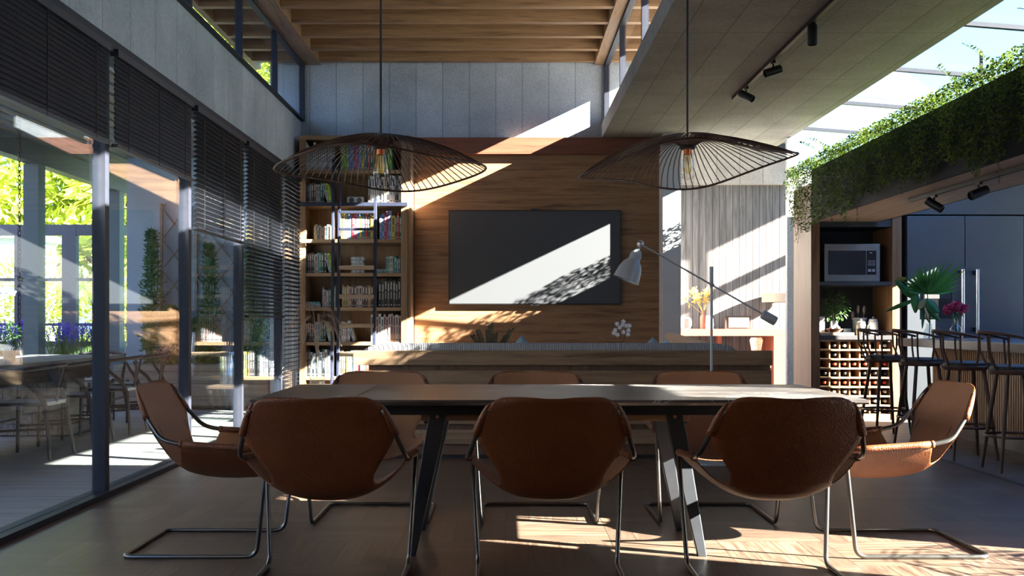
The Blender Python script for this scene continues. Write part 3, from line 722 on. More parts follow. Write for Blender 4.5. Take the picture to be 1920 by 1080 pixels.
def run(row, place, x0, x1, colours, hmin, hmax, wmin=.022, wmax=.036, lean=0, seed=0, depth=.24, tone=''):
    r_ = random.Random(seed); x = bx(x0)+.004; xe = bx(x1); k = 0; z = SH[row]
    while True:
        w_ = r_.uniform(wmin, wmax)
        if x+w_ > xe: break
        c = colours[k % len(colours)] if isinstance(colours, list) else r_.choice(colours)
        h_ = r_.uniform(hmin, hmax); d_ = depth*r_.uniform(.85, 1.0)
        nm = ORD[k] if k < len(ORD) else str(k)
        lab = f'{c} book, {nm} in the {place} run on the {ROWN[row]} shelf'
        book((x, YB+.05+r_.uniform(0, .012), z+.0015), w_, h_, d_, c, lab, f'books in the {place} run on the {ROWN[row]} bookcase shelf')
        x += w_+.0015; k += 1
    for q in range(lean):
        w_ = .026; a = 0.26; c = ['pale grey', 'lime'][q % 2]
        x += .075 if q == 0 else .033
        book((x-0.045, YB+.06, z+.008), w_, hmax*.93, .2, c, f'leaning {c} book ending the {place} run on the {ROWN[row]} shelf',
             f'books in the {place} run on the {ROWN[row]} bookcase shelf', (0, -a, 0))
    return x
def flat(row, x, n, cols, place, w_=.20, th=.022, seed=0):
    r_ = random.Random(seed); z = SH[row]
    for k in range(n):
        c = cols[k % len(cols)]; ww = w_*r_.uniform(.85, 1.05)
        # lying book: rotate so that thickness points up, spine to the viewer
        o = book((bx(x)+r_.uniform(0, .02), YB+.06, z+th), th-.001, ww, .17, c,
                 f'{c} flat book, {ORD[k]} from the stack bottom, {ROWN[row]} shelf {place}', f'books lying flat on the {ROWN[row]} shelf', (0, PI/2, 0))
        z += th
xr = 761-13
run(0, 'left', 570, 628, ['white', 'white', 'pale grey', 'white'], .26, .335, .020, .03, 0, 1, tone='white')
run(0, 'right', 637, 741, ['green', 'lime', 'pale blue', 'blue', 'pink', 'mauve', 'blue', 'yellow', 'teal', 'red', 'dark green', 'orange', 'green', 'white', 'pale blue', 'lime', 'green', 'white', 'turquoise'], .26, .33, .022, .042, 0, 2)
run(1, 'left', 570, 611, ['navy', 'dark grey', 'grey', 'brown', 'dark grey', 'rose', 'turquoise', 'dark green', 'black', 'brown'], .22, .25, .018, .03, 2, 3)
run(1, 'right', 688, 758, ['dark grey', 'white', 'white', 'pale grey', 'white', 'black', 'white', 'cream', 'black', 'white', 'white', 'dark grey', 'black', 'white', 'dark grey', 'black'], .31, .35, .020, .034, 0, 4)
run(2, 'left', 586, 624, ['olive', 'rose', 'dark green', 'rose', 'olive', 'brown', 'rose', 'turquoise', 'rose', 'dark green'], .155, .18, .014, .022, 0, 5)
run(2, 'middle', 638, 703, ['yellow', 'cream', 'pale blue', 'blue', 'red', 'pink', 'blue', 'yellow', 'teal', 'red', 'dark green', 'orange', 'green'], .27, .31, .022, .040, 0, 6)
run(2, 'right', 710, 758, ['blue', 'pale blue', 'red', 'mauve', 'pale blue', 'yellow', 'teal', 'red', 'dark green', 'tan'], .28, .345, .022, .036, 0, 7)
run(3, 'left', 571, 612, ['navy', 'dark grey', 'brown', 'black', 'grey', 'rose', 'turquoise', 'teal', 'dark green', 'black'], .22, .25, .018, .032, 2, 8)
flat(3, 656, 8, ['white', 'pale grey', 'white', 'white', 'pale grey'], 'in the middle', .15, .024, 9)
flat(3, 700, 2, ['turquoise', 'pale grey'], 'beside the ladder', .14, .022, 10)
run(3, 'right', 722, 758, ['turquoise', 'pale grey', 'cream', 'turquoise', 'teal', 'grey', 'teal', 'dark grey', 'grey'], .17, .205, .018, .030, 0, 11)
flat(4, 575, 3, ['grey', 'teal', 'turquoise'], 'at the left', .155, .022, 12)
run(4, 'left', 602, 628, ['grey', 'rose', 'grey', 'dark green', 'pale grey', 'grey'], .19, .26, .020, .034, 0, 13)
run(4, 'middle', 639, 700, ['tan', 'olive', 'tan', 'rose', 'brown', 'dark grey', 'rose', 'pale grey', 'brown', 'brown', 'tan', 'black', 'grey', 'pale grey'], .24, .27, .024, .038, 0, 14)
run(4, 'right', 708, 758, ['black', 'dark grey', 'black', 'brown', 'black', 'dark grey', 'black', 'black', 'dark grey', 'grey', 'rose', 'black'], .30, .34, .022, .034, 0, 15)
run(5, 'left', 571, 612, ['navy', 'dark grey', 'brown', 'black', 'grey', 'rose', 'turquoise', 'teal', 'dark green', 'black'], .22, .25, .018, .032, 2, 16)
run(5, 'middle', 634, 656, ['dark grey', 'cream', 'white', 'rose', 'white', 'yellow'], .22, .25, .02, .03, 1, 17)
run(5, 'right', 694, 758, ['white', 'rose', 'rose', 'white', 'white', 'rose', 'rose', 'white', 'rose', 'rose', 'white', 'rose', 'black'], .28, .345, .024, .036, 0, 18)
run(6, 'left', 571, 628, ['dark grey', 'black', 'white', 'black', 'white', 'dark grey', 'pale grey', 'white', 'black', 'white', 'dark grey', 'white', 'black'], .27, .33, .018, .032, 0, 19)
run(6, 'middle', 632, 700, ['dark grey', 'brown', 'olive', 'lime', 'white', 'pale blue', 'white', 'pink', 'red', 'blue'], .28, .32, .024, .036, 0, 20)
# small white cassette radio
zz = SH[1]
t = thing('radio', 'small white radio with two round dials on the second bookcase shelf', 'radio', (bx(664), YB+.10, zz))
B(-.10, .10, 0, .08, 0, .085).build('case', 'whitefab', t, bevel=0.006)
MT['white'] = plain('white_paint', (.62, .63, .64), .5)
for x in (-.045, .05): MB().lathe([(.03, 0), (.03, .006), (.012, .008), (0, .008)], (x, 0, .042), 20, axis=(0, -1, 0)).build('dial', 'dialgrey' if 'dialgrey' in MT else 'titledark', t)
B(-.095, .095, -.004, 0, .078, .082).build('trim_strip', 'titledark', t)

# ------------------------------------------------------------------ library ladder on its rail
MT['navy'] = plain('dark_blue_steel', (.035, .042, .075), .4, .3, .1)
MT['rung'] = wood('ladder_tread', (.20, .13, .08), (.42, .30, .20), 'x', .6)
zr0 = bz(384)
t = thing('ladder_rail', 'dark steel rail for the ladder fixed across the bookcase front', 'rail', (bx(660), YB-.05, zr0))
B(bx(557)-bx(660), bx(765)-bx(660), -.015, .015, -.022, .022).build('bar', 'navy', t, bevel=.003)
for x in (562, 760): B(bx(x)-bx(660)-.02, bx(x)-bx(660)+.02, .015, .06, -.02, .02).build('bracket', 'navy', t)
t = thing('library_ladder', 'dark blue steel library ladder with wooden treads leaning on the bookcase', 'ladder', (0, 0, 0))
def lad(xp, yp, d): p = P(xp, yp, d); return p
ytop, ybot = 12.40, 11.72
def ladd(z):       # distance of the ladder plane at height z
    return ytop+(ybot-ytop)*(1-z/2.95)
def lp(xp, z): d = ladd(z); return Vector(((xp-CX)*d/F, d, z))
for x0, x1, nm in ((625.5, 622, 0), (637, 633, 0), (704, 701, 0)):
    top_z = 2.98 if nm == 0 and x0 < 650 else 2.52
    a_ = lp(x0, top_z); b_ = Vector((a_.x-.0, ybot, 0)); b_.x = (x1-CX)*ybot/F*1.0+0.0
    MB().bar(b_, a_, .036 if x0 > 650 else .030, .06, (0, 1, 0)).build('stile', 'navy', t, bevel=.003)
for ypx, zz2 in ((452, 0), (544, 0), (608, 0), (611+0, 0)): pass
def z_at(yp):      # height where image row yp meets the ladder plane
    z = 1.5
    for _ in range(20): z = H+(CY-yp)*ladd(z)/F
    return z
for yp, m_, th in ((398, 'navy', .03), (430, 'navy', .03), (452, 'rung', .045), (502, 'rung', .045), (556, 'rung', .045), (610.5, 'rung', .045), (664, 'rung', .05)):
    z = z_at(yp); a_ = lp(637.5, z); b_ = lp(702, z)
    dd = .10 if m_ == 'rung' else .03
    mb = MB(); mb.box(a_.x, b_.x, a_.y-dd/2-.02, a_.y+dd/2-.02, z-th/2, z+th/2); mb.build('tread' if m_ == 'rung' else 'crossbar', m_, t, bevel=.003)

# ------------------------------------------------------------------ vase of dried grass by the bookcase
MT['vaseglass'] = glassmat('clear_glass', (.90, .94, .95), .08)
MT['dryg'] = leafmat('dried_grass', (.34, .22, .17), (.52, .38, .30), .8, .3)
vd = 11.32; vx = P(595, 0, vd).x
t = thing('grass_vase', 'tall glass vase of drooping dried pampas grass before the bookcase', 'vase', (vx, vd, .0))
MT['stoolwood'] = wood('dark_side_table', (.05, .03, .02), (.12, .08, .05), 'x', .5)
zv = .40
MB().lathe([(.0, zv), (.075, zv+.005), (.08, zv+.03), (.085, zv+.15), (.07, zv+.25), (.05, zv+.30), (.055, zv+.34), (.051, zv+.34), (.046, zv+.30), (.066, zv+.25), (.08, zv+.15), (.074, zv+.03), (0, zv+.02)], n=24).build('vase', 'vaseglass', t, smooth=True)
mb = MB(); r_ = random.Random(5)
for k in range(15):
    a = r_.uniform(0, 2*PI); rr = r_.uniform(.08, .24); hh = r_.uniform(.25, .55)
    top = Vector((rr*math.cos(a), rr*.6*math.sin(a), zv+.34+hh)); tip = top+Vector((.16*math.cos(a), .08*math.sin(a), -.22))
    pts = [Vector((0, 0, zv+.06)), Vector((0.01*math.cos(a), 0, zv+.34))]
    for i in range(1, 7):
        s = i/6; pts.append(Vector((0, 0, zv+.34))*(1-s)**2+Vector((top.x*.4, top.y*.4, zv+.34+hh*1.15))*2*s*(1-s)+top*s*s)
    for i in range(1, 6):
        s = i/5; pts.append(top*(1-s)+tip*s+Vector((0, 0, .07*math.sin(PI*s))))
    mb.tube(pts, .0022, 5)
    for i in range(60):
        s = r_.random(); q = pts[-7+int(s*5)].lerp(pts[-6+int(s*5)], r_.random())
        mb.leaf(q, (math.cos(a)+r_.uniform(-.8, .8), r_.uniform(-1, 1), r_.uniform(-1.4, .2)), (0, 0, 1), r_.uniform(.04, .08), .004)
mb.build('dried_grass', 'dryg', t)
# low stand that carries the vase
t = thing('side_table', 'small dark side table under the glass vase by the bookcase', 'side table', (vx, vd, 0))
B(-.17, .17, -.17, .17, .365, .40).build('table_top', 'stoolwood', t, bevel=.004)
for sx in (-1, 1):
    for sy in (-1, 1): B(sx*.14-.015, sx*.14+.015, sy*.14-.015, sy*.14+.015, 0, .365).build('leg', 'stoolwood', t)

# ------------------------------------------------------------------ blinds on the glazed wall
def blind(label, y0, y1, ztop, zbot, pitch=.038, ang=-0.5, closed=False, x=-2.437):
    t = thing('venetian_blind', label, 'blind', (x, (y0+y1)/2, zbot), 0, 'black venetian blinds on the glazed wall')
    L = (y1-y0)/2; z = ztop-.05-zbot; Hh = ztop-zbot
    B(-.025, .025, -L, L, Hh-.045, Hh).build('head_rail', 'blind', t)
    mb = MB(); wv = .040
    a = 1.30 if closed else ang
    dx, dz = wv/2*math.cos(a), wv/2*math.sin(a)
    while z > .03:
        mb.bar((0, -L, z), (0, L, z), wv, .0022, (math.sin(a), 0, math.cos(a)))
        z -= pitch
    mb.build('slats', 'blind', t)
    B(-.020, .020, -L, L, 0, .022).build('bottom_rail', 'blind', t)
    for yy in (-L*.75, 0, L*.75):
        mb = MB()
        for xx in (-.021, .021): mb.box(xx-.0015, xx+.0015, yy-.003, yy+.003, 0, Hh-.02)
        mb.build('ladder_cord', 'black', t)
    return t
blind('fully closed black blind over the top of the widest glass pane nearest the viewer', 4.68, 6.46, 2.78, 2.168, closed=True, pitch=.030)
blind('fully closed black blind over the second glass pane, behind the left sling chair', 6.58, 8.17, 2.78, 2.168, closed=True, pitch=.030)
blind('closed black blind over the glass pane beside the viewer', 2.28, 4.52, 2.78, 2.168, closed=True, pitch=.030)
blind('half lowered open-slat black blind, third pane from the viewer', 8.29, 9.82, 2.78, 1.80)
blind('black blind lowered two thirds of the way, fourth pane from the viewer', 9.94, 11.54, 2.78, 1.12)
blind('black blind lowered to the floor in the pane beside the bookcase', 11.66, 12.5, 2.78, .05, pitch=.048, ang=-.4)

# ------------------------------------------------------------------ kitchen run on the back wall
MT['cabwood'] = wood('reeded_oak', (.12, .055, .025), (.27, .14, .068), 'z', .5)
MT['stone'] = plain('grey_worktop', (.055, .055, .06), .4, 0, .1, 30)
MT['fridgesteel'] = plain('blue_grey_steel', (.10, .115, .135), .36, .7, .05, 4)
MT['chrome'] = plain('polished_steel', (.75, .77, .78), .12, 1.0, .03)
MT['darkpanel'] = plain('dark_panel', (.035, .036, .04), .5)
YK = 11.58; sK = F/YK
def kx(x): return (x-CX)/sK
def kz(y): return H+(CY-y)/sK
KX0, KX1 = 3.35, kx(1691)
t = thing('tall_cabinet', 'tall oak kitchen cabinet with a microwave shelf above an open counter niche', 'cabinet', (0, YK, 0))
mb = MB(); mb.box(KX0, KX0+.095, 0, .70, 0, 2.60); mb.build('side_panel', 'cabwood', t, bevel=.003)
mb = MB(); mb.box(KX1-.105, KX1, 0, .70, 0, 2.60); mb.build('side_panel', 'cabwood', t, bevel=.003)
B(KX0+.095, KX1-.105, .62, .70, .0, 2.60).build('back_panel', 'darkpanel', t)
B(KX0+.095, KX1-.105, .02, .62, kz(535), kz(528)).build('shelf', 'stone', t)
B(KX0+.095, KX1-.105, .02, .62, 2.12, 2.60).build('top_panel', 'darkpanel', t)
B(KX0+.095, KX1-.105, -.01, .62, kz(637), kz(629)).build('worktop', 'stone', t, bevel=.003)
# wine rack below
RX0, RX1, RZ0, RZ1 = KX0+.105, KX1-.115, .055, kz(637)-.012
t = thing('wine_rack', 'pale oak wine rack of square cells under the kitchen counter niche', 'wine rack', (0, YK+.01, 0))
NC, NR = 7, 8; cw = (RX1-RX0)/NC; rh = (RZ1-RZ0)/NR
mb = MB()
for r in range(NR+1):
    z = RZ0+r*rh; mb.box(RX0, RX1, 0, .40, z-.009, z+.009)
mb.build('shelf_boards', 'oak_shelf', t)
mb = MB()
for c in range(NC+1):
    x = RX0+c*cw; mb.box(x-.0065, x+.0065, .03, .40, RZ0+.011, RZ1-.011)
mb.build('dividers', 'oak_case', t)
B(RX0, RX1, .40, .42, 0.0, RZ1).build('back_panel', 'darkpanel', t); B(RX0, RX1, 0, .40, 0, RZ0-.011).build('plinth', 'oak_shelf', t)
MT['bottleglass'] = plain('dark_bottle_glass', (.012, .02, .012), .1); MT['capred'] = plain('red_capsule', (.55, .05, .02), .35); MT['capwhite'] = plain('pale_capsule', (.62, .60, .52), .35); MT['capblack'] = plain('black_capsule', (.02, .02, .02), .35)
def bottle_proto(cap):
    t = thing('wine_bottle', 'x', 'bottle', (0, 0, 0), 0, 'wine bottles lying in the rack')
    MB().lathe([(0, 0), (.033, .002), (.037, .01), (.037, .19), (.03, .22), (.0155, .245), (.014, .255)], (0, .325, 0), 16, axis=(0, -1, 0)).build('body', 'bottleglass', t, smooth='auto')
    MB().lathe([(.014, .255), (.015, .30), (.0165, .302), (.0165, .315), (.012, .318), (0, .318)], (0, .325, 0), 14, axis=(0, -1, 0)).build('capsule', cap, t, smooth='auto')
    return t
protos = {k: bottle_proto(m) for k, m in (('red', 'capred'), ('white', 'capwhite'), ('black', 'capblack'))}
used = {k: False for k in protos}
pat = ['.bw.w.w', '.b..wb.', '.rrrr.r', 'bbb.bbb', 'rrrrrrr', '.wwwb.w', 'wbwbwww', 'wbwwwww']
rr_ = random.Random(3)
for r in range(NR):
    for c in range(NC):
        ch = pat[r][c]
        if ch == '.': continue
        k = {'r': 'red', 'w': 'white', 'b': 'black'}[ch]
        x = RX0+(c+.5)*cw+rr_.uniform(-.006, .006); z = RZ1-(r+1)*rh+.011+.0375
        lab = f'wine bottle with {k} capsule, {ORD[c]} cell from the left in the {ORD[r]} rack row'
        if not used[k]: o = protos[k]; used[k] = True; o.location = (x, YK+.03, z); o['label'] = lab
        else: dup(protos[k], (x, YK+.03, z), 0, lab)
# microwave
a_ = Vector((kx(1549), 0, kz(528))); W_ = kx(1653.5)-kx(1549); Hm = kz(457)-kz(528)
t = thing('microwave_oven', 'steel microwave oven with keypad on the cabinet shelf', 'microwave', (kx(1549)+W_/2, YK+.06, kz(528)+.003))
hw = W_/2
MT['msteel'] = plain('brushed_steel', (.26, .25, .24), .35, .85, .05)
B(-hw, hw, 0, .42, .0, Hm).build('housing', 'msteel', t, bevel=.004)
MT['gloss'] = plain('black_glass', (.008, .008, .010), .12)
B(-hw+.042, hw-.155, -.006, 0, .075, Hm-.075).build('door_window', 'gloss', t)
kp = B(hw-.145, hw-.042, -.006, 0, .075, Hm-.075).build('keypad', 'gloss', t)
mb = MB()
class _K:
    def box(s, *a): B(*a).build('button', 'chrome', kp)
mb = _K()
for i, z in enumerate((.15, .172, .194)): mb.box(hw-.135+.0, hw-.095, -.008, -.006, .09+z-.06, .095+z-.06); mb.box(hw-.09, hw-.055, -.008, -.006, .09+z-.06, .095+z-.06)
for z in (.11, .125): mb.box(hw-.135, hw-.10, -.009, -.006, z, z+.010); mb.box(hw-.09, hw-.058, -.009, -.006, z, z+.010)
mb.box(hw-.115, hw-.105, -.008, -.006, Hm-.105, Hm-.095); mb.box(hw-.10, hw-.09, -.008, -.006, Hm-.105, Hm-.095)
# fridge
FX0, FXS, FX1 = kx(1699), kx(1807), kx(1917)
YF = 11.55
t = thing('refrigerator', 'large steel double-door refrigerator with vertical bar handles', 'refrigerator', ((FX0+FX1)/2, YF, 0))
fx0, fxs, fx1 = FX0-(FX0+FX1)/2, FXS-(FX0+FX1)/2, FX1-(FX0+FX1)/2
B(fx0, fx1, .05, .72, 0, 2.24).build('cabinet_body', 'darkpanel', t)
def handle(par, x):
    h = MB(); h.lathe([(.021, kz(625)), (.021, kz(506))], (x, -.085, 0), 16); o = h.build('handle', 'chrome', par, smooth='auto')
    m2 = MB(); m2.box(x-.014, x+.014, -.085, 0, kz(516), kz(508)); m2.box(x-.014, x+.014, -.085, 0, kz(622), kz(614)); m2.build('handle_mount', 'blackmetal', par)
d1 = B(fx0, fxs-.004, 0, .05, .08, 2.235).build('door', 'fridgesteel', t, bevel=.004); handle(d1, kx(1797)-(FX0+FX1)/2)
d2 = B(fxs+.004, fx1, 0, .05, .08, 2.235).build('door', 'fridgesteel', t, bevel=.004); handle(d2, kx(1824)-(FX0+FX1)/2)
dx0, dx1 = kx(1727)-(FX0+FX1)/2, kx(1783)-(FX0+FX1)/2
mb = MB(); mb.box(dx0, dx1, -.012, .0, kz(597), kz(546)); mb.build('water_dispenser', 'gloss', t, bevel=.004)
mb = MB(); mb.box(dx0+.02, dx1-.02, -.016, -.012, kz(560), kz(550)); mb.build('display', 'darkpanel', t)
t = thing('wall_cabinet', 'flat grey panel cabinet above the steel refrigerator', 'cabinet', ((FX0+FX1)/2, YF, 2.25))
B(fx0, fx1+.8, 0, .70, 0, .35).build('door', 'fridgesteel', t, bevel=.004)
t = thing('tall_cabinet', 'narrow grey tall cabinet right of the refrigerator by the frame edge', 'cabinet', (FX1+.42, YF, 0))
B(-.40, .40, 0, .7, 0, 2.24).build('door', 'fridgesteel', t, bevel=.004)
# things in the niche
zc = kz(629); yn = YK+.12
MT['board'] = wood('chopping_board', (.30, .20, .11), (.50, .36, .22), 'x', .5)
t = B(kx(1538), kx(1602), YK+.0, YK+.38, zc, zc+.032).build('chopping_board', 'board', bevel=.004); tag(t, 'thick pale wooden board lying on the kitchen niche worktop', 'chopping board')
zb_ = zc+.032
t = thing('carton', 'small white printed carton at the left of the kitchen niche', 'carton', (kx(1546.5), yn, zb_))
MT['cardprint'] = plain('grey_print', (.10, .10, .11), .6)
B(-.036, .036, 0, .05, 0, .175).build('box', 'whitefab', t)
mb = MB(); mb.lathe([(.020, 0), (.020, .001), (0, .001)], (0, 0, .125), 16, axis=(0, -1, 0)); mb.box(-.025, .025, -.001, 0, .075, .082); mb.box(-.018, .018, -.001, 0, .060, .066); mb.build('print', 'cardprint', t)
def bush(root, name, mat, c, rad, n, L, W, seed, flat_=1.0, droop=.2, stems=True, stemmat='stem'):
    r_ = random.Random(seed); mb = MB(); sm = MB()
    for i in range(n):
        while True:
            p = Vector((r_.uniform(-1, 1), r_.uniform(-1, 1), r_.uniform(-1, 1)))
            if .25 < p.length < 1: break
        q = Vector((c[0]+p.x*rad, c[1]+p.y*rad, c[2]+p.z*rad*flat_))
        d = Vector((p.x, p.y, p.z-droop))+Vector((r_.uniform(-.5, .5), r_.uniform(-.5, .5), r_.uniform(-.5, .5)))
        mb.leaf(q, d, (r_.uniform(-.4, .4), r_.uniform(-.4, .4), 1), L*r_.uniform(.6, 1.2), W*r_.uniform(.7, 1.2))
        if stems and i % 9 == 0: sm.tube([(c[0]*1, c[1], c[2]-rad*flat_*1.1), (c[0]+p.x*rad*.4, c[1]+p.y*rad*.4, c[2]), tuple(q)], .002, 4)
    o = mb.build(name, mat, root)
    if stems and sm.v: sm.build('stems', stemmat, root)
    return o
MT['leafdark'] = leafmat('dark_foliage', (.03, .08, .02), (.07, .15, .035)); MT['stem'] = plain('plant_stem', (.06, .08, .03), .7)
MT['metalpot'] = plain('zinc_pot', (.22, .24, .25), .4, .8)
t = thing('potted_herb', 'leafy herb plant in a small zinc pot in the kitchen niche', 'potted plant', (kx(1573), yn+.06, zb_))
MB().lathe([(0, 0), (.040, 0), (.044, .13), (.040, .13), (.037, .02), (0, .02)], n=20).build('pot', 'metalpot', t, smooth='auto')
bush(t, 'foliage', 'leafdark', (0, 0, .30), .17, 260, .05, .035, 4, 1.0)
MT['garlic'] = plain('garlic_skin', (.42, .33, .29), .6); MT['bowlred'] = plain('reddish_bowl', (.16, .06, .05), .5)
t = thing('bowl', 'low reddish bowl of garlic bulbs before the zinc herb pot', 'bowl', (kx(1568), YK+.06, zb_))
MB().lathe([(0, 0), (.05, 0), (.088, .035), (.092, .042), (.085, .038), (.05, .008), (0, .008)], n=24).build('dish', 'bowlred', t, smooth='auto')
for k, (x, y) in enumerate(((-.035, -.01), (.03, -.02), (0.0, .03))):
    gg = MB().lathe([(0, 0), (.022, .004), (.028, .018), (.020, .032), (.006, .040), (.003, .052), (0, .053)], n=12).build('garlic_bulb', 'garlic', smooth=True)
    gg.location = (kx(1568)+x, YK+.06+y, zb_+.030); tag(gg, ['left', 'right', 'rear'][k]+' one of three whitish garlic bulbs in the reddish bowl', 'garlic', 'garlic bulbs in the bowl')
MT['ceramic'] = plain('cream_ceramic', (.50, .48, .43), .4, 0, .04); MT['ceramicblue'] = plain('blue_grey_ceramic', (.24, .28, .32), .45)
def jar(x, y, r, h, label, mat='ceramic', lid=True, word=None):
    t = thing('lidded_jar', label, 'jar', (x, y, zc))
    MB().lathe([(0, 0), (r*.95, 0), (r, .01), (r, h*.86), (r*.9, h*.94), (r*.78, h)], n=24).build('body', mat, t, smooth='auto')
    if lid:
        l = MB().lathe([(r*.84, h), (r*.84, h+.012), (r*.5, h+.02), (0, h+.022)], n=24).build('lid', mat, t, smooth='auto')
        MB().lathe([(0, h+.022), (.006, h+.024), (.012, h+.034), (.008, h+.042), (0, h+.044)], n=12).build('knob', mat, l, smooth=True)
    if word:
        cu = bpy.data.curves.new('lettering', 'FONT'); cu.body = word; cu.size = .042; cu.align_x = 'CENTER'; cu.extrude = .001; cu.space_character = 1.3
        tmp = bpy.data.objects.new('tmp', cu); me = bpy.data.meshes.new_from_object(tmp); bpy.data.objects.remove(tmp)
        o = bpy.data.objects.new('lettering', me); COL.objects.link(o); o.parent = t; o.rotation_euler = (PI/2, 0, 0); o.location = (0, -r-.002, h*.32); me.materials.clear(); me.materials.append(MT['titledark'])
    return t
jar(kx(1619.5), yn-.03, .052, .135, 'cream jar lettered TEA standing among the niche canisters', word='TEA')
jar(kx(1635), yn-.07, .038, .10, 'smallest cream jar, between the two lidded canisters')
jar(kx(1646), yn+.03, .054, .165, 'tall cream lidded canister at the right end of the niche')
jar(kx(1601), yn+.10, .045, .075, 'low blue-grey pot in the shade of the niche', 'ceramicblue', False)
t = thing('utensil_crock', 'wide blue-grey crock holding wooden utensils in the kitchen niche', 'crock', (kx(1628), yn+.17, zc))
MB().lathe([(0, 0), (.07, 0), (.075, .17), (.082, .175), (.082, .195), (.072, .195), (.068, .02), (0, .02)], n=28).build('crock', 'ceramicblue', t, smooth='auto')
MT['utensil'] = wood('utensil_wood', (.12, .08, .06), (.22, .16, .12), 'z', .6)
for x, y, lx_, h in ((-.05, 0, -.02, .27), (-.01, .01, .0, .34), (.03, 0, .02, .33)):
    mb = MB(); mb.tube([(x, y, .03), (x+lx_, y, h-.09)], .006, 8); mb.tube([(x+lx_, y, h-.10), (x+lx_*1.1, y, h-.06), (x+lx_*1.2, y, h-.02), (x+lx_*1.2, y, h)], [.008, .018, .017, .006], 8)
    mb.build('utensil', 'utensil', t, smooth=True)

# ------------------------------------------------------------------ kitchen island
IY0, IY1 = 6.4, 10.78
t = thing('kitchen_island', 'long kitchen island with grey worktop and vertical slatted wood sides', 'kitchen island', (4.6, 8.6, 0))
B(3.98-4.6, 5.25-4.6, IY0-8.6, IY1-8.6, .835, .91).build('worktop', 'stone', t, bevel=.004)
mb = MB(); mb.box(4.27-4.6, 5.2-4.6, 6.7-8.6, 10.5-8.6, .12, .835)
mb.build('cabinet_body', 'cabwood', t)
mb = MB(); y = 6.7
while y < 10.49: mb.box(4.25-4.6, 4.27-4.6, y-8.6, y+.028-8.6, .12, .83); y += .042
mb.build('slats', 'cabwood', t)
B(4.24-4.6, 5.2-4.6, 6.7-8.6, 10.5-8.6, 0, .12).build('plinth', 'stone', t)

# ------------------------------------------------------------------ bar stools
MT['stooldark'] = wood('dark_brown_bentwood', (.030, .016, .012), (.075, .038, .028), 'z', .4); MT['seatpad'] = plain('black_seat_pad', (.010, .010, .011), .6)
def bar_stool():
    t = thing('bar_stool', 'x', 'bar stool')
    zs = .735; r = .19
    MB().lathe([(0, zs-.035), (r-.01, zs-.035), (r, zs-.02), (r, zs-.005), (r-.008, zs)], n=32).build('seat_ring', 'stooldark', t, smooth='auto')
    MB().lathe([(r-.012, zs-.002), (r-.02, zs+.022), (r-.06, zs+.034), (0, zs+.036)], n=32).build('seat_pad', 'seatpad', t, smooth='auto')
    for k in range(4):
        a = PI/4+k*PI/2; c, s_ = math.cos(a), math.sin(a)
        MB().tube([(c*.135, s_*.135, zs-.03), (c*.185, s_*.185, .40), (c*.245, s_*.245, 0)], [.015, .0155, .011], 10).build('leg', 'stooldark', t, smooth='auto')
    MB().tube([(.205*math.cos(2*PI*k/32), .205*math.sin(2*PI*k/32), .255) for k in range(32)], .010, 8, closed=True).build('foot_ring', 'stooldark', t, smooth=True)
    rail = []
    for k in range(25):
        a = PI-1.75+3.5*k/24; q = abs(k-12)/12
        rr = .215+.01*(1-q); rail.append((rr*math.cos(a)-.03*(1-q), rr*math.sin(a), 1.005-.055*q**2))
    MB().tube(rail, [.010+.005*(1-abs(k-12)/12) for k in range(25)], 10).build('back_rail', 'stooldark', t, smooth=True)
    for k in (1, 5, 9, 15, 19, 23):
        p = Vector(rail[k]); a = math.atan2(p.y, p.x)
        MB().tube([(.175*math.cos(a), .175*math.sin(a), zs-.01), (p.x*.97-.0, p.y*.97, (zs+p.z)/2), tuple(p)], .0085, 8).build('spindle', 'stooldark', t, smooth='auto')
    return t
s0 = bar_stool(); GS = 'dark bentwood bar stools along the kitchen island'; s0['group'] = GS
st = [(3.58, 9.96, .12, 'farthest dark bar stool, standing before the wine rack'), (3.61, 9.15, .05, 'dark bar stool second from the wine rack'), (3.645, 8.36, 0, 'dark bar stool second from the right frame edge'), (3.70, 7.66, -.06, 'nearest dark bar stool, cut by the right frame edge')]
for i, (x, y, rz, lab) in enumerate(st):
    if i == 0: s0.location = (x, y, 0); s0.rotation_euler[2] = rz; s0['label'] = lab
    else: dup(s0, (x, y, 0), rz, lab)

# ------------------------------------------------------------------ vases on the island
MT['palm'] = leafmat('palm_leaf', (.03, .13, .025), (.07, .24, .05), .4, .3, 5); MT['tropic'] = leafmat('broad_leaf', (.035, .16, .05), (.08, .26, .08), .35, .3, 5); MT['yleaf'] = leafmat('yellowing_leaf', (.12, .20, .03), (.38, .26, .06), .4, .3, 6)
VY = 10.2; sV = F/VY
def vx_(x): return (x-CX)/sV
def vz_(y): return H+(CY-y)/sV
t = thing('flower_vase', 'glass vase of palm fan and broad tropical leaves on the island', 'vase', (vx_(1742), VY, .91))
def vl(x, y, dy=0): return Vector((vx_(x)-vx_(1742), dy, vz_(y)-.91))
MB().lathe([(0, 0), (.045, .002), (.052, .02), (.05, .07), (.03, .11), (.026, .14), (.030, .15), (.027, .15), (.022, .14), (.026, .11), (.046, .07), (.047, .02), (0, .008)], n=24).build('vase', 'vaseglass', t, smooth=True)
mb = MB(); hub = vl(1739, 552)
for k in range(19):
    a = math.radians(8+k*9.0); L = .33 if 12 < k < 0 else (.30+.16*math.exp(-((k-4)/2.2)**2)); d = Vector((math.cos(a), -.12+.1*math.sin(k*1.3), math.sin(a)))
    n_ = Vector((-.2, -1, .1)); mb.leaf(hub, d, n_, L, .045, fold=.5)
mb.build('palm_fan', 'palm', t)
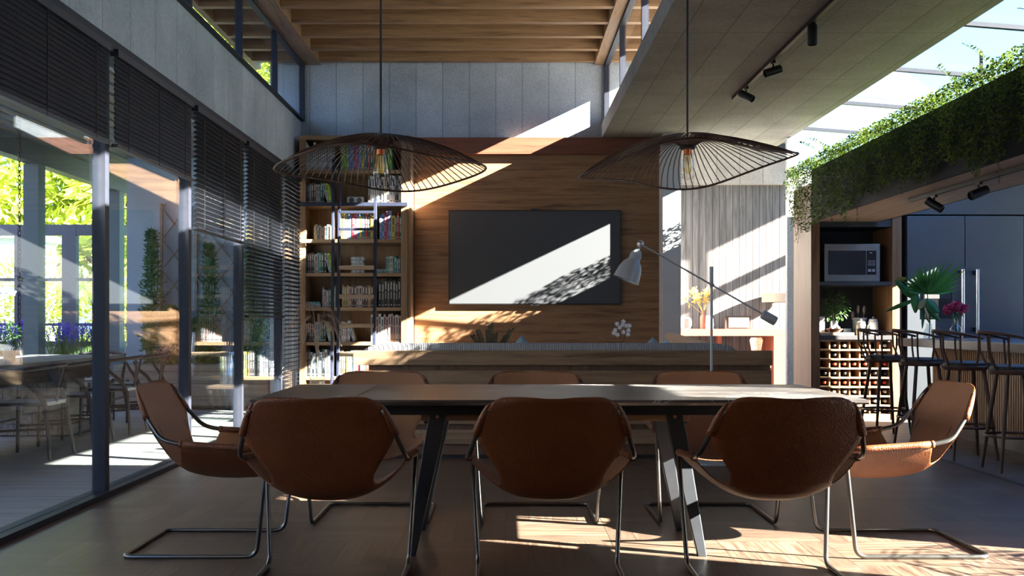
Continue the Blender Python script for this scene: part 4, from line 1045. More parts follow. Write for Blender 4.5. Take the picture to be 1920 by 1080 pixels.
def broad(a, b, w, mat, nm, curl=.06):
    a = Vector(a); b = Vector(b); d = (b-a); L = d.length; d.normalize(); n_ = Vector((0, -1, .35)).normalized(); sdv = d.cross(n_).normalized(); rows = []
    for i in range(13):
        s = i/12; ww = w*math.sin(PI*min(1, s*.92+.04))**.8*.5; c = a+d*L*s+Vector((0, 0, -curl*s*s))
        rows.append([tuple(c+sdv*ww*q-n_*abs(q)*ww*.35) for q in (-1, -.6, -.2, 0, .2, .6, 1)])
    MB().grid(rows, .0008).build(nm, mat, t, smooth=True)
broad(vl(1722, 562), vl(1680, 530, .02), .085, 'tropic', 'broad_leaf', -.03); broad(vl(1718, 545), vl(1712, 575, -.06), .09, 'tropic', 'broad_leaf')
broad(vl(1735, 560), vl(1752, 583, -.10), .12, 'tropic', 'broad_leaf', .02); broad(vl(1700, 522), vl(1681, 524, .03), .05, 'yleaf', 'yellowing_leaf', .0)
broad(vl(1722, 560), vl(1661, 580, .0), .045, 'palm', 'narrow_leaf', .02); broad(vl(1738, 562), vl(1712, 574, -.12), .06, 'yleaf', 'yellowing_leaf', .03)
broad(vl(1738, 580), vl(1760, 598, -.05), .06, 'tropic', 'broad_leaf', .02); broad(vl(1733, 575), vl(1727, 616, -.03), .03, 'tropic', 'narrow_leaf', .0)
mb = MB()
for q in (hub, vl(1715, 565), vl(1700, 545), vl(1745, 575), vl(1728, 570)): mb.tube([(0, 0, .01), (0.004, -.01, .15), tuple(q)], .0045, 6)
mb.build('stems', 'palm', t)
MT['peony'] = leafmat('peony_petal', (.42, .02, .10), (.75, .16, .28), .5, .25, 30)
t = thing('flower_vase', 'clear bottle vase of deep pink peonies on the island', 'vase', (vx_(1772), VY-.25, .91))
MB().lathe([(0, 0), (.054, .002), (.058, .015), (.057, .10), (.035, .13), (.020, .145), (.018, .20), (.022, .205), (.019, .205), (.015, .20), (.017, .147), (.032, .128), (.052, .10), (.053, .018), (0, .01)], n=28).build('vase', 'vaseglass', t, smooth=True)
mb = MB(); r_ = random.Random(8); heads = [(-.075, -.02, .285), (-.02, -.05, .315), (.055, -.02, .29), (0, .05, .30), (.075, .03, .27), (-.06, .05, .275)]
for h_ in heads: mb.tube([(0, 0, .02), (h_[0]*.15, h_[1]*.15, .2), (h_[0], h_[1], h_[2]-.03)], .003, 6)
for k in range(14):
    a = r_.uniform(0, 6.28); mb.leaf((.02*math.cos(a), .02*math.sin(a), r_.uniform(.21, .26)), (math.cos(a), math.sin(a), r_.uniform(-.6, .3)), (0, 0, 1), .07, .03)
mb.build('stems', 'tropic', t)
for h_ in heads:
    mb = MB()
    for k in range(70):
        v = Vector((r_.gauss(0, 1), r_.gauss(0, 1), r_.gauss(.25, 1))).normalized(); q = Vector(h_)+v*.018*r_.uniform(.4, 1.6)
        mb.leaf(q, v+Vector((r_.uniform(-.7, .7), r_.uniform(-.7, .7), .5)), v, .034, .034, fold=.6)
    mb.build('peony_bloom', 'peony', t)

# ------------------------------------------------------------------ hanging ivy planter
MT['planter'] = plain('dark_steel_planter', (.010, .010, .013), .7, .0, sp=.1)
MT['soffit'] = wood('pale_soffit_board', (.24, .17, .12), (.42, .31, .23), 'y', .6)
t = thing('hanging_planter', 'long dark steel planter box hung over the kitchen, spilling ivy', 'planter', (3.35, 11.56, 2.17))
L_ = 11.56-4.72
mb = MB(); mb.box(0, .02, -L_, 0, .0, .57); mb.box(.73, .75, -L_, 0, .0, .57); mb.box(.02, .73, -.02, 0, 0, .57); mb.box(.02, .73, -L_, -L_+.02, 0, .57); mb.box(.02, .73, -L_, 0, .03, .05)
mb.build('box', 'planter', t)
B(.02, .73, -L_, 0, 0, .03).build('soffit', 'soffit', t)
MT['soil'] = plain('soil', (.035, .022, .014), .95); B(.02, .73, -L_+.02, -.02, .45, .50).build('soil', 'soil', t)
MT['ivy'] = leafmat('ivy_leaf', (.035, .070, .010), (.13, .19, .022), .45, .35, 4)
for y in (-L_+.1, -3.3): B(.36, .38, y-.01, y+.01, .05, 1.11 if y < -5 else 1.02).build('hanger_rod', 'blackmetal', t)
# one trailing plant per stretch of the box
def ivy(y0, y1, seed, label, dens=1.0):
    r_ = random.Random(seed); root = thing('trailing_plant', label, 'plant', (3.35, (y0+y1)/2, 2.70), 0, 'ivy plants spilling over the hanging planter')
    ym = (y0+y1)/2; mb = MB(); st_ = MB(); n = int((y1-y0)*2700*dens)
    def hang(y): return .40+.12*max(0, (y-9.5)/2)+.17*noise.noise(Vector((y*1.7, seed*.1, 0)))+.10*noise.noise(Vector((y*5.3, 3, 0)))
    for i in range(n):           # curtain over the left face
        y = r_.uniform(y0, y1); hh = max(.06, hang(y)); s = r_.random()**1.25
        z = .14-(hh+.20)*s; out = .015+.10*math.sin(PI*min(1, s+.25))*r_.random()+.02
        mb.leaf((-out, y-ym, z), (r_.uniform(-1, .1), r_.uniform(-.8, .8), r_.uniform(-1.1, .3)), (-1, r_.uniform(-.5, .5), r_.uniform(-.2, .8)), r_.uniform(.016, .034), r_.uniform(.012, .022))
    for i in range(int(n*.55)):  # mat on the top
        y = r_.uniform(y0, y1); x = r_.uniform(-.06, .55); z = .08+.11*noise.noise(Vector((x*4, y*3, seed)))+r_.uniform(-.03, .05)
        mb.leaf((x, y-ym, z), (r_.uniform(-1, 1), r_.uniform(-1, 1), r_.uniform(-.3, .9)), (r_.uniform(-.5, .5), r_.uniform(-.5, .5), 1), r_.uniform(.022, .042), r_.uniform(.016, .030))
    for k in range(int((y1-y0)*2.2)):   # tendrils that trail below the box
        y = r_.uniform(y0, y1)-ym; L = r_.uniform(.30, .62)*(1.0 if r_.random() < .8 else 1.3); x0 = -r_.uniform(.03, .09); pts = []
        for j in range(9):
            s = j/8; pts.append((x0+.02*math.sin(s*6+k), y+.03*math.sin(s*5+k*2), .02-.12-L*s))
        st_.tube(pts, .0018, 4)
        for j in range(int(L*130)):
            s = r_.random(); q = Vector(pts[int(s*7.99)]).lerp(Vector(pts[min(8, int(s*7.99)+1)]), r_.random()); a = r_.uniform(0, 6.28)
            mb.leaf(q, (math.cos(a), math.sin(a), r_.uniform(-.8, .3)), (0, 0, 1), r_.uniform(.016, .030), r_.uniform(.010, .018))
    for k in range(int((y1-y0)*3.6)):   # upright sprigs
        y = r_.uniform(y0, y1)-ym; x = r_.uniform(.0, .45); L = r_.uniform(.14, .42); lean = Vector((r_.uniform(-.7, .2), r_.uniform(-.8, .8), 1)).normalized(); base = Vector((x, y, .10)); pts = []
        for j in range(8):
            s = j/7; pts.append(base+lean*L*s+Vector((-.10*s*s, 0, -.10*s*s)))
        st_.tube(pts, .0022, 4)
        for j in range(int(L*60)):
            s = .15+.85*j/(L*60); q = pts[int(s*6.99)].lerp(pts[min(7, int(s*6.99)+1)], (s*6.99) % 1); sg = 1 if j % 2 else -1
            mb.leaf(q, lean*.5+Vector((sg*.7, r_.uniform(-.6, .6), r_.uniform(-.1, .5))), (r_.uniform(-.6, .6), -.5, 1), r_.uniform(.028, .045), r_.uniform(.022, .034))
    mb.build('foliage', 'ivy', root); st_.build('stems', 'stem', root)
seg = [(9.9, 12.25, 'ivy plant at the far end of the hanging planter, beside the concrete slab'), (8.5, 9.9, 'second ivy plant from the far end of the hanging planter'), (7.2, 8.5, 'third ivy plant from the far end of the hanging planter'), (5.9, 7.2, 'ivy plant of the hanging planter cut by the right frame edge'), (4.75, 5.9, None)]
for i, (a, b_, lb) in enumerate(seg): ivy(a, b_, 20+i, lb or ['fifth', 'sixth', 'seventh'][i-4]+' ivy plant of the hanging planter, beyond the right frame edge', 1.0 if lb else .45)

# ------------------------------------------------------------------ back room furniture
MT['terra'] = plain('terracotta_lacquer', (.26, .085, .05), .5, 0, .05, 3)
YC = 14.9; sC = F/YC
def cx_(x): return (x-CX)/sC
def cz_(y): return H+(CY-y)/sC
t = thing('console_table', 'terracotta console table against the weathered plank wall in the back room', 'console table', (0, YC, 0))
B(cx_(1270), cx_(1480), 0, .55, cz_(630), cz_(617)).build('table_top', 'terra', t, bevel=.003)
B(cx_(1448)+.02, cx_(1480), .0, .55, 0, cz_(630)).build('side_panel', 'terra', t, bevel=.003)
B(cx_(1440), cx_(1480), .48, .55, 0, cz_(630)).build('back_panel', 'terra', t)
B(cx_(1270), cx_(1285), .0, .55, 0, cz_(630)).build('side_panel', 'terra', t)
B(cx_(1356), cx_(1364), .40, .55, cz_(645), cz_(630)).build('bracket', 'terra', t)
t = thing('work_chair', 'terracotta chair with a perforated back at the console table', 'chair', (cx_(1413), YC-.15, 0))
mb = MB(); rows = []
for i in range(7):
    s = i/6; hw_ = .10-.035*s if i else .075; rows.append([(-hw_, 0, cz_(630)-.02-.20*s), (0, .015, cz_(630)-.02-.20*s), (hw_, 0, cz_(630)-.02-.20*s)])
MB().grid(rows, .012).build('backrest', 'terra', t, smooth=False)
mb = MB()
for z in (0, .05, .10):
    for x in (-.035, .035): mb.lathe([(.007, 0), (0, .001)], (x, -.014, cz_(630)-.07-z), 10, axis=(0, -1, 0))
mb.build('hole', 'black', t)
B(-.2, .2, -.05, .35, .43, .46).build('seat', 'terra', t, bevel=.01); B(-.02, .02, .0, .02, .45, .75).build('back_post', 'terra', t)
for x in (-.17, .17):
    for y in (-.02, .32): MB().tube([(x, y, .43), (x*1.1, y, 0)], .012, 8).build('leg', 'black', t)
zt = cz_(617)
MT['sidebox'] = plain('dark_case', (.05, .035, .03), .5)
t = thing('table_radio', 'dark wooden case with a pale front panel standing on the console table', 'radio', (cx_(1387), YC+.14, zt))
B(-.18, .20, .0, .18, 0, .19).build('case', 'sidebox', t, bevel=.004); B(-.13, .16, -.012, 0, .02, .165).build('front_panel', 'beige', t, bevel=.004)
MT['whiteglaze'] = plain('white_glaze', (.66, .66, .66), .3)
t = thing('round_vase', 'white round vase with a dark stripe at the left of the console table', 'vase', (cx_(1288), YC+.12, zt))
MB().lathe([(0, 0), (.06, 0), (.085, .05), (.09, .10), (.075, .15), (.05, .165), (0, .16)], n=24).build('body', 'whiteglaze', t, smooth='auto'); B(-.03, .03, -.105, -.08, .01, .15).build('stripe', 'sidebox', t)
t = thing('bottle_vase', 'terracotta bottle vase of dry yellow branches on the console table', 'vase', (cx_(1323), YC+.16, zt))
MB().lathe([(0, 0), (.05, 0), (.053, .15), (.045, .19), (.02, .215), (.018, .26), (.024, .27), (0, .27)], n=24).build('bottle', 'terra', t, smooth='auto')
MT['dryyellow'] = leafmat('dry_yellow_leaf', (.42, .26, .06), (.62, .45, .16), .6, .3, 20)
mb = MB(); r_ = random.Random(11)
for k in range(9):
    a = r_.uniform(-1.1, .7); tip = Vector((math.sin(a)*.42, r_.uniform(-.1, .1), .30+.28*math.cos(a))); mb.tube([(0, 0, .2), tuple(tip*.5+Vector((0, 0, .12))), tuple(tip)], .003, 4)
    for i in range(22):
        q = tip.lerp(Vector((0, 0, .25)), r_.random()*.55)+Vector((r_.uniform(-.03, .03), r_.uniform(-.03, .03), r_.uniform(-.03, .03)))
        mb.leaf(q, (r_.uniform(-1, 1), r_.uniform(-1, 1), r_.uniform(-.5, 1)), (r_.uniform(-1, 1), -1, r_.uniform(-1, 1)), .05, .03)
mb.build('dry_branches', 'dryyellow', t)
t = thing('jug', 'white ceramic jug right of the terracotta bottle on the console', 'jug', (cx_(1333), YC+.12, zt))
MB().lathe([(0, 0), (.055, 0), (.06, .06), (.05, .17), (.045, .19), (0, .19)], n=20).build('body', 'whiteglaze', t, smooth='auto')
t = thing('wall_lamp', 'beige fabric drum wall lamp on the plank wall of the back room', 'wall lamp', (3.93, 15.25, 1.42))
MB().lathe([(.225, -.065), (.225, .065), (.215, .065), (.215, -.065)], n=32).build('lamp_shade', 'beige', t, smooth='auto')
mb = MB(); mb.box(-.01, .01, 0, .25, -.01, .01); mb.box(-.05, .05, .23, .25, -.05, .05); mb.build('wall_bracket', 'blackmetal', t)
# unseen block and bars added outside to shade the plank wall
t = thing('shade_blocker', 'unseen concrete block added beyond the kitchen to shade the plank wall', 'blocker', (9.2, 13.5, 0))
B(-.7, .9, -1.0, 1.0, 5.5, 6.9).build('shade_block', 'conc', t); B(-.7, -.62, -1.0, 1.0, 4.03, 4.16).build('beam', 'conc', t)  # low bar added to cast the thin shadow stripe on the planks
for y in (-.95, .87): B(.75, .87, y, y+.08, -.1, 5.5).build('column', 'conc', t); B(-.7, .87, y, y+.08, 4.03, 4.13).build('blocker_tie', 'conc', t)
# orchid and eucalyptus seen over the sofa
t = thing('orchid', 'white orchid rising behind the sofa, below the lamp shade', 'orchid', (P(1165, 0, 11.5).x, 11.5, 0))
MB().lathe([(0, .40), (.06, .40), (.075, .55), (.07, .55), (.055, .42), (0, .42)], n=20).build('pot', 'whiteglaze', t, smooth='auto')
MT['petal'] = leafmat('white_petal', (.62, .64, .70), (.75, .76, .80), .5, .3)
so2 = F/11.5
mb = MB(); tips = [(-.07, .0), (-.05, .07), (-.085, -.03), (.02, .095), (.05, .05), (.075, .0), (.085, .05), (-.02, .03), (.02, -.02), (-.045, -.05), (.07, -.045), (.01, .06)]
for x, z in tips:
    for j in range(5):
        a = 2*PI*j/5+x*9; mb.leaf((x, -.01, .985+z), (math.cos(a), -.25, math.sin(a)), (0, -1, 0), .030, .026, fold=.2)
mb.build('petals', 'petal', t); mb = MB()
mb.tube([(0, 0, .45), (.01, 0, .80), (-.01, 0, 1.0), (-.06, 0, 1.06)], .003, 6); mb.tube([(.01, 0, .8), (.05, 0, 1.0), (.08, 0, 1.03)], .003, 6)
for a in (0, 1.2, 2.4, 3.6, 4.8): mb.leaf((0, 0, .54), (math.cos(a), math.sin(a), .4), (0, 0, 1), .16, .05)
mb.build('stems', 'leafdark', t)
tb = thing('coffee_table', 'low dark table behind the sofa carrying the orchid and eucalyptus', 'coffee table', (.45, 11.4, 0))
B(-1.2, 1.0, -.35, .35, .37, .40).build('table_top', 'stoolwood', tb, bevel=.004)
for x in (-1.1, .9):
    for y in (-.28, .28): B(x-.03, x+.03, y-.03, y+.03, 0, .37).build('leg', 'stoolwood', tb)
exx = P(920, 0, 11.3).x
t = thing('eucalyptus_vase', 'dark eucalyptus branches standing in a vase behind the sofa', 'vase', (exx, 11.3, 0))
MB().lathe([(0, .40), (.05, .40), (.08, .50), (.05, .60), (.04, .62), (0, .60)], n=20).build('vase', 'sidebox', t, smooth='auto')
MT['euca'] = leafmat('eucalyptus_leaf', (.05, .05, .03), (.10, .10, .06), .5, .2)
mb = MB(); r_ = random.Random(4)
for (tx, tz) in ((-.20, .93), (-.14, .99), (-.03, 1.0), (.0, 1.06), (.05, .95), (.18, .93), (.23, 1.00)):
    pts = [Vector((0, 0, .58)), Vector((tx*.4, 0, .75)), Vector((tx, 0, tz))]; mb.tube(pts, .003, 5)
    for k in range(16):
        s = .25+.75*k/16; q = pts[1].lerp(pts[2], s); sg = 1 if k % 2 else -1
        mb.leaf(q, (sg*.8, r_.uniform(-.5, .5), .5), (0, -1, .2), .042, .030)
mb.build('branches', 'euca', t)

# ================================================================== patio beyond the glass
MT['teal'] = plain('teal_column_paint', (.07, .115, .14), .5, 0, .08, 3); MT['pframe'] = plain('slate_window_frame', (.075, .085, .115), .5)
MT['pslat'] = wood('grey_pergola_slat', (.12, .10, .09), (.26, .22, .19), 'y', .7)
mb = MB(); mb.box(-5.78, -5.62, 3, 17, 2.98, 3.22); struct('trim_8', mb, 'pframe')
for k, y in enumerate((12.83, 15.6, 10.0-3.6)):
    pass
t = thing('patio_column', 'teal square column holding the pergola beam, beyond the outdoor table', 'column', (-5.72, 12.82, 0))
B(-.09, .09, -.10, .10, 0, 2.98).build('shaft', 'teal', t); B(-.11, .11, -.12, .12, 0, .06).build('foot', 'teal', t)
dup(t, (-5.72, 15.5, 0), 0, 'farther teal square column, seen through the second glass pane')
struct('wall_patio_end', B(-4.97, -2.90, 13.85, 14.05, 0, 3.22), 'skytintwall')
# pergola
t = thing('pergola', 'slatted grey timber pergola roof over the patio outside the glass wall', 'pergola', (-4.2, 8.5, 3.225))
mb = MB(); x = -2.78
while x > -6.1:
    mb.box(x-.115+4.2, x+4.2, -7.5, 8.4, .0, .045); x -= .16
mb.build('slats', 'pslat', t)
mb = MB(); y = 1.4
while y < 16.9: mb.box(-6.2+4.2, -2.78+4.2, y-8.5, y+.30-8.5, .046, .10); y += .52
mb.build('rafters', 'pslat', t)
# far window screen of the patio
YW = 15.9; sW = F/YW
def wx(x): return (x-CX)/sW
def wz(y): return H+(CY-y)/sW
mb = MB()
mb.box(-9.3, wx(232), 0, .12, wz(441), wz(421)); mb.box(-9.3, wx(232), .02, .10, wz(527), wz(521)); mb.box(-9.3, wx(232), .02, .10, wz(611), wz(606)); mb.box(-9.3, wx(232), 0, .12, wz(650), wz(640))
for a, b_ in ((27, 33), (116, 142), (189, 205), (-40, -30)): mb.box(wx(a), wx(b_), -.006, .126, 0, wz(421)-.004)
mb.box(wx(31), wx(48), .02, .10, 0, wz(421))
for v in range(len(mb.v)): mb.v[v] = (mb.v[v][0], mb.v[v][1]+YW, mb.v[v][2])
fw = struct('window_6', mb, 'pframe')
B(-9.3, wx(225), YW+.05, YW+.06, wz(640), wz(441)).build('pane', 'glass', fw)
struct('wall_patio_low', B(-9.3, -4.97, YW, YW+.14, 0, wz(650)), 'conc')

# outdoor table
OX0, OX1, OY0, OY1, OZ = -5.02, -4.02, 6.4, 11.2, .73
t = thing('patio_table', 'long weathered plank table on the patio with wishbone chairs', 'table', ((OX0+OX1)/2, (OY0+OY1)/2, 0))
mb = MB()
for k in range(6):
    w_ = (OX1-OX0)/6; mb.box(OX0-(OX0+OX1)/2+k*w_+.004, OX0-(OX0+OX1)/2+(k+1)*w_-.004, OY0-8.8, OY1-8.8, OZ-.07, OZ)
mb.build('tabletop', 'oldplank', t, bevel=.004)
mb = MB(); mb.box(-.42, .42, -2.0, 2.0, OZ-.19, OZ-.07); mb.build('apron', 'oldplank', t)
for y in (-1.5, 1.5):
    mb = MB(); mb.box(-.33, .33, y-.22, y+.22, .10, OZ-.19); mb.box(-.40, .40, y-.30, y+.30, 0, .10); mb.build('pedestal', 'oldplank', t, bevel=.006)
B(-.05, .05, -1.3, 1.3, .22, .36).build('stretcher', 'oldplank', t)

# wishbone chairs
MT['ychair'] = wood('dark_stained_ash', (.018, .015, .015), (.048, .040, .038), 'z', .5, sp=.3); MT['cord'] = None
def cordmat():
    m, nt, b = newmat('woven_paper_cord'); v = coords(nt, (1, 1, 1)); t_ = nt.nodes.new('ShaderNodeSeparateXYZ'); nt.links.new(v, t_.inputs[0])
    s = math_(nt, 'ADD', math_(nt, 'MULTIPLY', math_(nt, 'SINE', math_(nt, 'MULTIPLY', t_.outputs['X'], 420.)), .5), .5)
    nt.links.new(ramp(nt, s, [(0, (.26, .25, .22)), (.6, (.50, .49, .45))]), b.inputs['Base Color']); b.inputs['Roughness'].default_value = .85; bump(nt, b, s, .6, .004); return m
MT['cord'] = cordmat()
def wishbone():
    t = thing('wishbone_chair', 'x', 'chair')          # faces -y; back at +y
    zs = .43
    for sx in (-1, 1):
        MB().tube([(sx*.235, -.22, zs+.03), (sx*.24, -.225, .2), (sx*.245, -.235, 0)], [.018, .017, .012], 10).build('leg', 'ychair', t, smooth='auto')
        pts = [(sx*.235, .24, 0), (sx*.205, .21, .25), (sx*.185, .185, .43), (sx*.215, .14, .52), (sx*.262, .06, .60), (sx*.268, .02, .675)]
        b = []; 
        for i in range(len(pts)-1):
            for q in range(4): b.append(Vector(pts[i]).lerp(Vector(pts[i+1]), q/4))
        b.append(Vector(pts[-1])); sm = [b[0]]+[(b[i-1]+b[i]*2+b[i+1])/4 for i in range(1, len(b)-1)]+[b[-1]]
        MB().tube(sm, [.013+.006*math.sin(PI*min(1, i/len(sm)*1.2)) for i in range(len(sm))], 10).build('leg', 'ychair', t, smooth='auto')
        MB().tube([(sx*.242, -.22, .22), (sx*.213, .21, .24)], .010, 8).build('side_stretcher', 'ychair', t, smooth='auto')
        MB().tube([(sx*.228, -.21, zs), (sx*.19, .19, zs)], .014, 8).build('seat_rail', 'ychair', t, smooth='auto')
    MB().tube([(-.235, -.215, zs), (.235, -.215, zs)], .014, 8).build('seat_rail', 'ychair', t, smooth='auto')
    MB().tube([(-.235, -.22, .28), (.235, -.22, .28)], .011, 8).build('front_stretcher', 'ychair', t, smooth='auto')
    rows = []
    for i in range(7):
        y = -.225+.42*i/6; hw_ = .232-.045*i/6; rows.append([(hw_*q, y, zs+.016-.016*math.cos(q*1.5)*math.sin(PI*i/6)) for q in (-1, -.6, -.2, .2, .6, 1)])
    MB().grid(rows, .028).build('cord_seat', 'cord', t, smooth='auto')
    rail = []
    for k in range(29):
        a = -.55+(PI+1.1)*k/28; rail.append((.272*math.cos(a), .255*math.sin(a)-.01+0, .70+.035*math.sin(max(0, min(PI, a)))))
    MB().tube(rail, [.012+.005*math.sin(PI*k/28) for k in range(29)], 10).build('top_rail', 'ychair', t, smooth=True)
    yb = .245
    mb = MB(); mb.tube([(0, .19, zs+.01), (0, .212, .53)], .014, 8)
    for sx in (-1, 1): mb.tube([(sx*.004, .205, .51), (sx*.035, .228, .62), (sx*.075, .236, .73)], [.012, .012, .012], 8)
    mb.build('y_splat', 'ychair', t, smooth='auto')
    return t
w0 = wishbone(); GW = 'dark wishbone chairs around the patio table'; w0['group'] = GW
ws = [(-3.80, 8.48, PI/2*3, 'wishbone chair with woven seat nearest the glass at the left edge'), (-3.80, 9.36, PI/2*3, 'wishbone chair second along the near side of the patio table'),
      (-3.80, 10.25, PI/2*3, 'wishbone chair third along the table, seen behind the glass wall mullion'), (-3.80, 11.0, PI/2*3, 'wishbone chair farthest along the near side of the patio table'),
      (-5.26, 8.9, PI/2, 'wishbone chair on the far side of the patio table, left one'), (-5.26, 10.2, PI/2, 'wishbone chair on the far side of the patio table, right one'), (-4.52, 11.75, 0, 'wishbone chair at the head of the patio table before the sky-tinted wall')]
for i, (x, y, rz, lab) in enumerate(ws):
    if i == 0: w0.location = (x, y, 0); w0.rotation_euler[2] = rz; w0['label'] = lab
    else: dup(w0, (x, y, 0), rz, lab)
# pots on the patio table
MT['bluepot'] = plain('blue_grey_pot', (.17, .24, .28), .5); MT['greypot'] = plain('dark_grey_pot', (.07, .08, .085), .6)
def ppot(px, yy, r, h, mat, label):
    t = thing('plant_pot', label, 'pot', (P(px, 0, yy).x, yy, OZ))
    MB().lathe([(0, 0), (r*.72, 0), (r, h), (r*1.03, h+.004), (r*.9, h+.002), (r*.65, .02), (0, .02)], n=24).build('pot', mat, t, smooth='auto'); return t
ppot(16.5, 8.9, .052, .13, 'bluepot', 'blue-grey flower pot standing on the patio table end')
t = ppot(22, 9.3, .040, .19, 'bluepot', 'taller blue-grey pot behind the first one on the patio table')
bush(t, 'foliage', 'leafdark', (0, 0, .24), .07, 60, .05, .03, 9)
t = thing('orchid', 'pale blue orchid spray leaning in from the left over the patio table', 'orchid', (-4.35, 8.4, OZ))
MB().lathe([(0, 0), (.05, 0), (.07, .22), (.065, .22), (.045, .02), (0, .02)], n=20).build('pot', 'greypot', t, smooth='auto')
mb = MB(); mb.tube([(0, 0, .1), (.02, 0, .30), (.16, 0, .42), (.36, 0, .60)], .004, 6); mb.tube([(.02, 0, .3), (.08, 0, .46), (.12, 0, .60)], .003, 6)
for a in (0, 1.2, 2.4, 3.6, 4.8): mb.leaf((0, 0, .2), (math.cos(a), math.sin(a), .5), (0, 0, 1), .20, .06)
mb.build('stems', 'leafdark', t); mb = MB()
for (x, z) in ((.36, .60), (.33, .58), (.41, .60), (.44, .585), (.38, .57), (.12, .62), (.05, .5), (.15, .57), (.1, .42), (.02, .38), (.30, .60)):
    for j in range(5):
        a = 2*PI*j/5+x*9; mb.leaf((x, -.01, z), (math.cos(a), -.25, math.sin(a)), (0, -1, 0), .036, .034, fold=.2)
mb.build('petals', 'petal', t)
# chain hanging from the pergola
t = thing('rain_chain', 'dark link chain hanging from the pergola left of the teal column', 'chain', (P(36.5, 0, 11.0).x, 11.0, 0))
mb = MB(); z = 3.2
k = 0
while z > .80:
    ring = []
    for j in range(12):
        a = 2*PI*j/12; u, v = .014*math.cos(a), .030*math.sin(a); ring.append((u, 0, z+v) if k % 2 else (0, u, z+v))
    mb.tube(ring, .0042, 5, closed=True); z -= .048; k += 1
mb.build('links', 'blackmetal', t, smooth=True); MB().lathe([(0, .70), (.05, .72), (.02, .80), (0, .82)], n=12).build('weight', 'blackmetal', t, smooth='auto')
MB().tube([(0, 0, 0.0), (0, 0, .70)], .006, 6).build('anchor_rod', 'blackmetal', t)
# lavender troughs
MT['lav'] = leafmat('lavender_flower', (.07, .05, .42), (.20, .15, .72), .6, .25, 9); MT['lavgreen'] = leafmat('lavender_leaf', (.10, .17, .05), (.20, .30, .09), .7, .25, 9)
def lavender(x0, x1, yy, label, seed):
    r_ = random.Random(seed); cx = (x0+x1)/2; t = thing('lavender_trough', label, 'planter', (cx, yy, 0))
    B(x0-cx, x1-cx, -.18, .18, .0, .62).build('trough', 'boxplank', t, bevel=.006)
    fl = MB(); gr = MB()
    for k in range(int((x1-x0)*230)):
        bx_ = r_.uniform(x0-cx+.05, x1-cx-.05); by = r_.uniform(-.15, .15); lean = Vector((r_.uniform(-.35, .35), r_.uniform(-.5, .3), 1)).normalized(); L = r_.uniform(.20, .42)
        tip = Vector((bx_, by, .60))+lean*L; gr.bar((bx_, by, .58), tuple(tip), .004, .004)
        for j in range(9):
            q = tip+lean*(.011*j)*1.0; a = r_.uniform(0, 6.28); fl.leaf(q, (math.cos(a), math.sin(a), 1.2), (math.cos(a), math.sin(a), 0), .026, .018)
    for k in range(int((x1-x0)*350)):
        gr.leaf((r_.uniform(x0-cx, x1-cx), r_.uniform(-.2, .2), r_.uniform(.58, .72)), (r_.uniform(-.5, .5), r_.uniform(-.7, .3), 1), (0, -1, .3), r_.uniform(.06, .14), .010)
    gr.build('leaves', 'lavgreen', t); fl.build('flower_spikes', 'lav', t)
xl = P(86, 0, 13.6).x
lavender(P(-60, 0, 13.6).x, P(50, 0, 13.6).x, 13.6, 'lavender trough left of the teal column on the patio', 31)
lavender(xl, P(196, 0, 13.6).x, 13.6, 'lavender trough right of the teal column, behind the patio table', 32)
# planked raised planter with climbers on a trellis, by the pale wall
PX0 = P(222, 0, 13.2).x; PX1 = -2.93
t = thing('plank_planter', 'long raised planter of weathered boards before the pale sky-tinted patio wall', 'planter', ((PX0+PX1)/2, 13.3, 0))
hw_ = (PX1-PX0)/2; B(-hw_, hw_, -.28, .30, .04, .54).build('boards', 'boxplank', t); B(-hw_+.03, hw_-.03, -.24, .28, .50, .52).build('soil', 'soil', t); B(-hw_+.05, hw_-.05, -.25, .25, 0, .04).build('plinth', 'black', t)
MT['lath'] = plain('pale_lath', (.30, .25, .20), .7)
t = thing('trellis', 'diagonal lath trellis fixed to the patio end wall', 'trellis', (-3.7, 13.80, 0))
mb = MB()
for (xa_, xb_, za_, zb2) in ((P(303, 0, 13.8).x+3.7, P(350, 0, 13.8).x+3.7, .95, 2.62), (P(368, 0, 13.8).x+3.7, P(446, 0, 13.8).x+3.7, .85, 2.55)):
    for k in range(-9, 14):
        for sg in (1, -1):     # laths at slope 1.2, clipped to the panel
            zc_ = za_+.40*k; p = []
            for j in range(61):
                xx = xa_+(xb_-xa_)*j/60; zz = zc_+sg*1.25*(xx-xa_)
                if za_ <= zz <= zb2: p.append((xx, 0 if sg > 0 else .014, zz))
            if len(p) > 6: mb.bar(p[0], p[-1], .010, .034, (0, 1, 0))
    mb.box(xa_-.02, xa_+.01, -.01, .03, za_, zb2); mb.box(xb_-.01, xb_+.02, -.01, .03, za_, zb2)
mb.build('laths', 'lath', t)
MT['climb'] = leafmat('climber_leaf', (.04, .10, .03), (.09, .19, .05), .5, .3, 8)
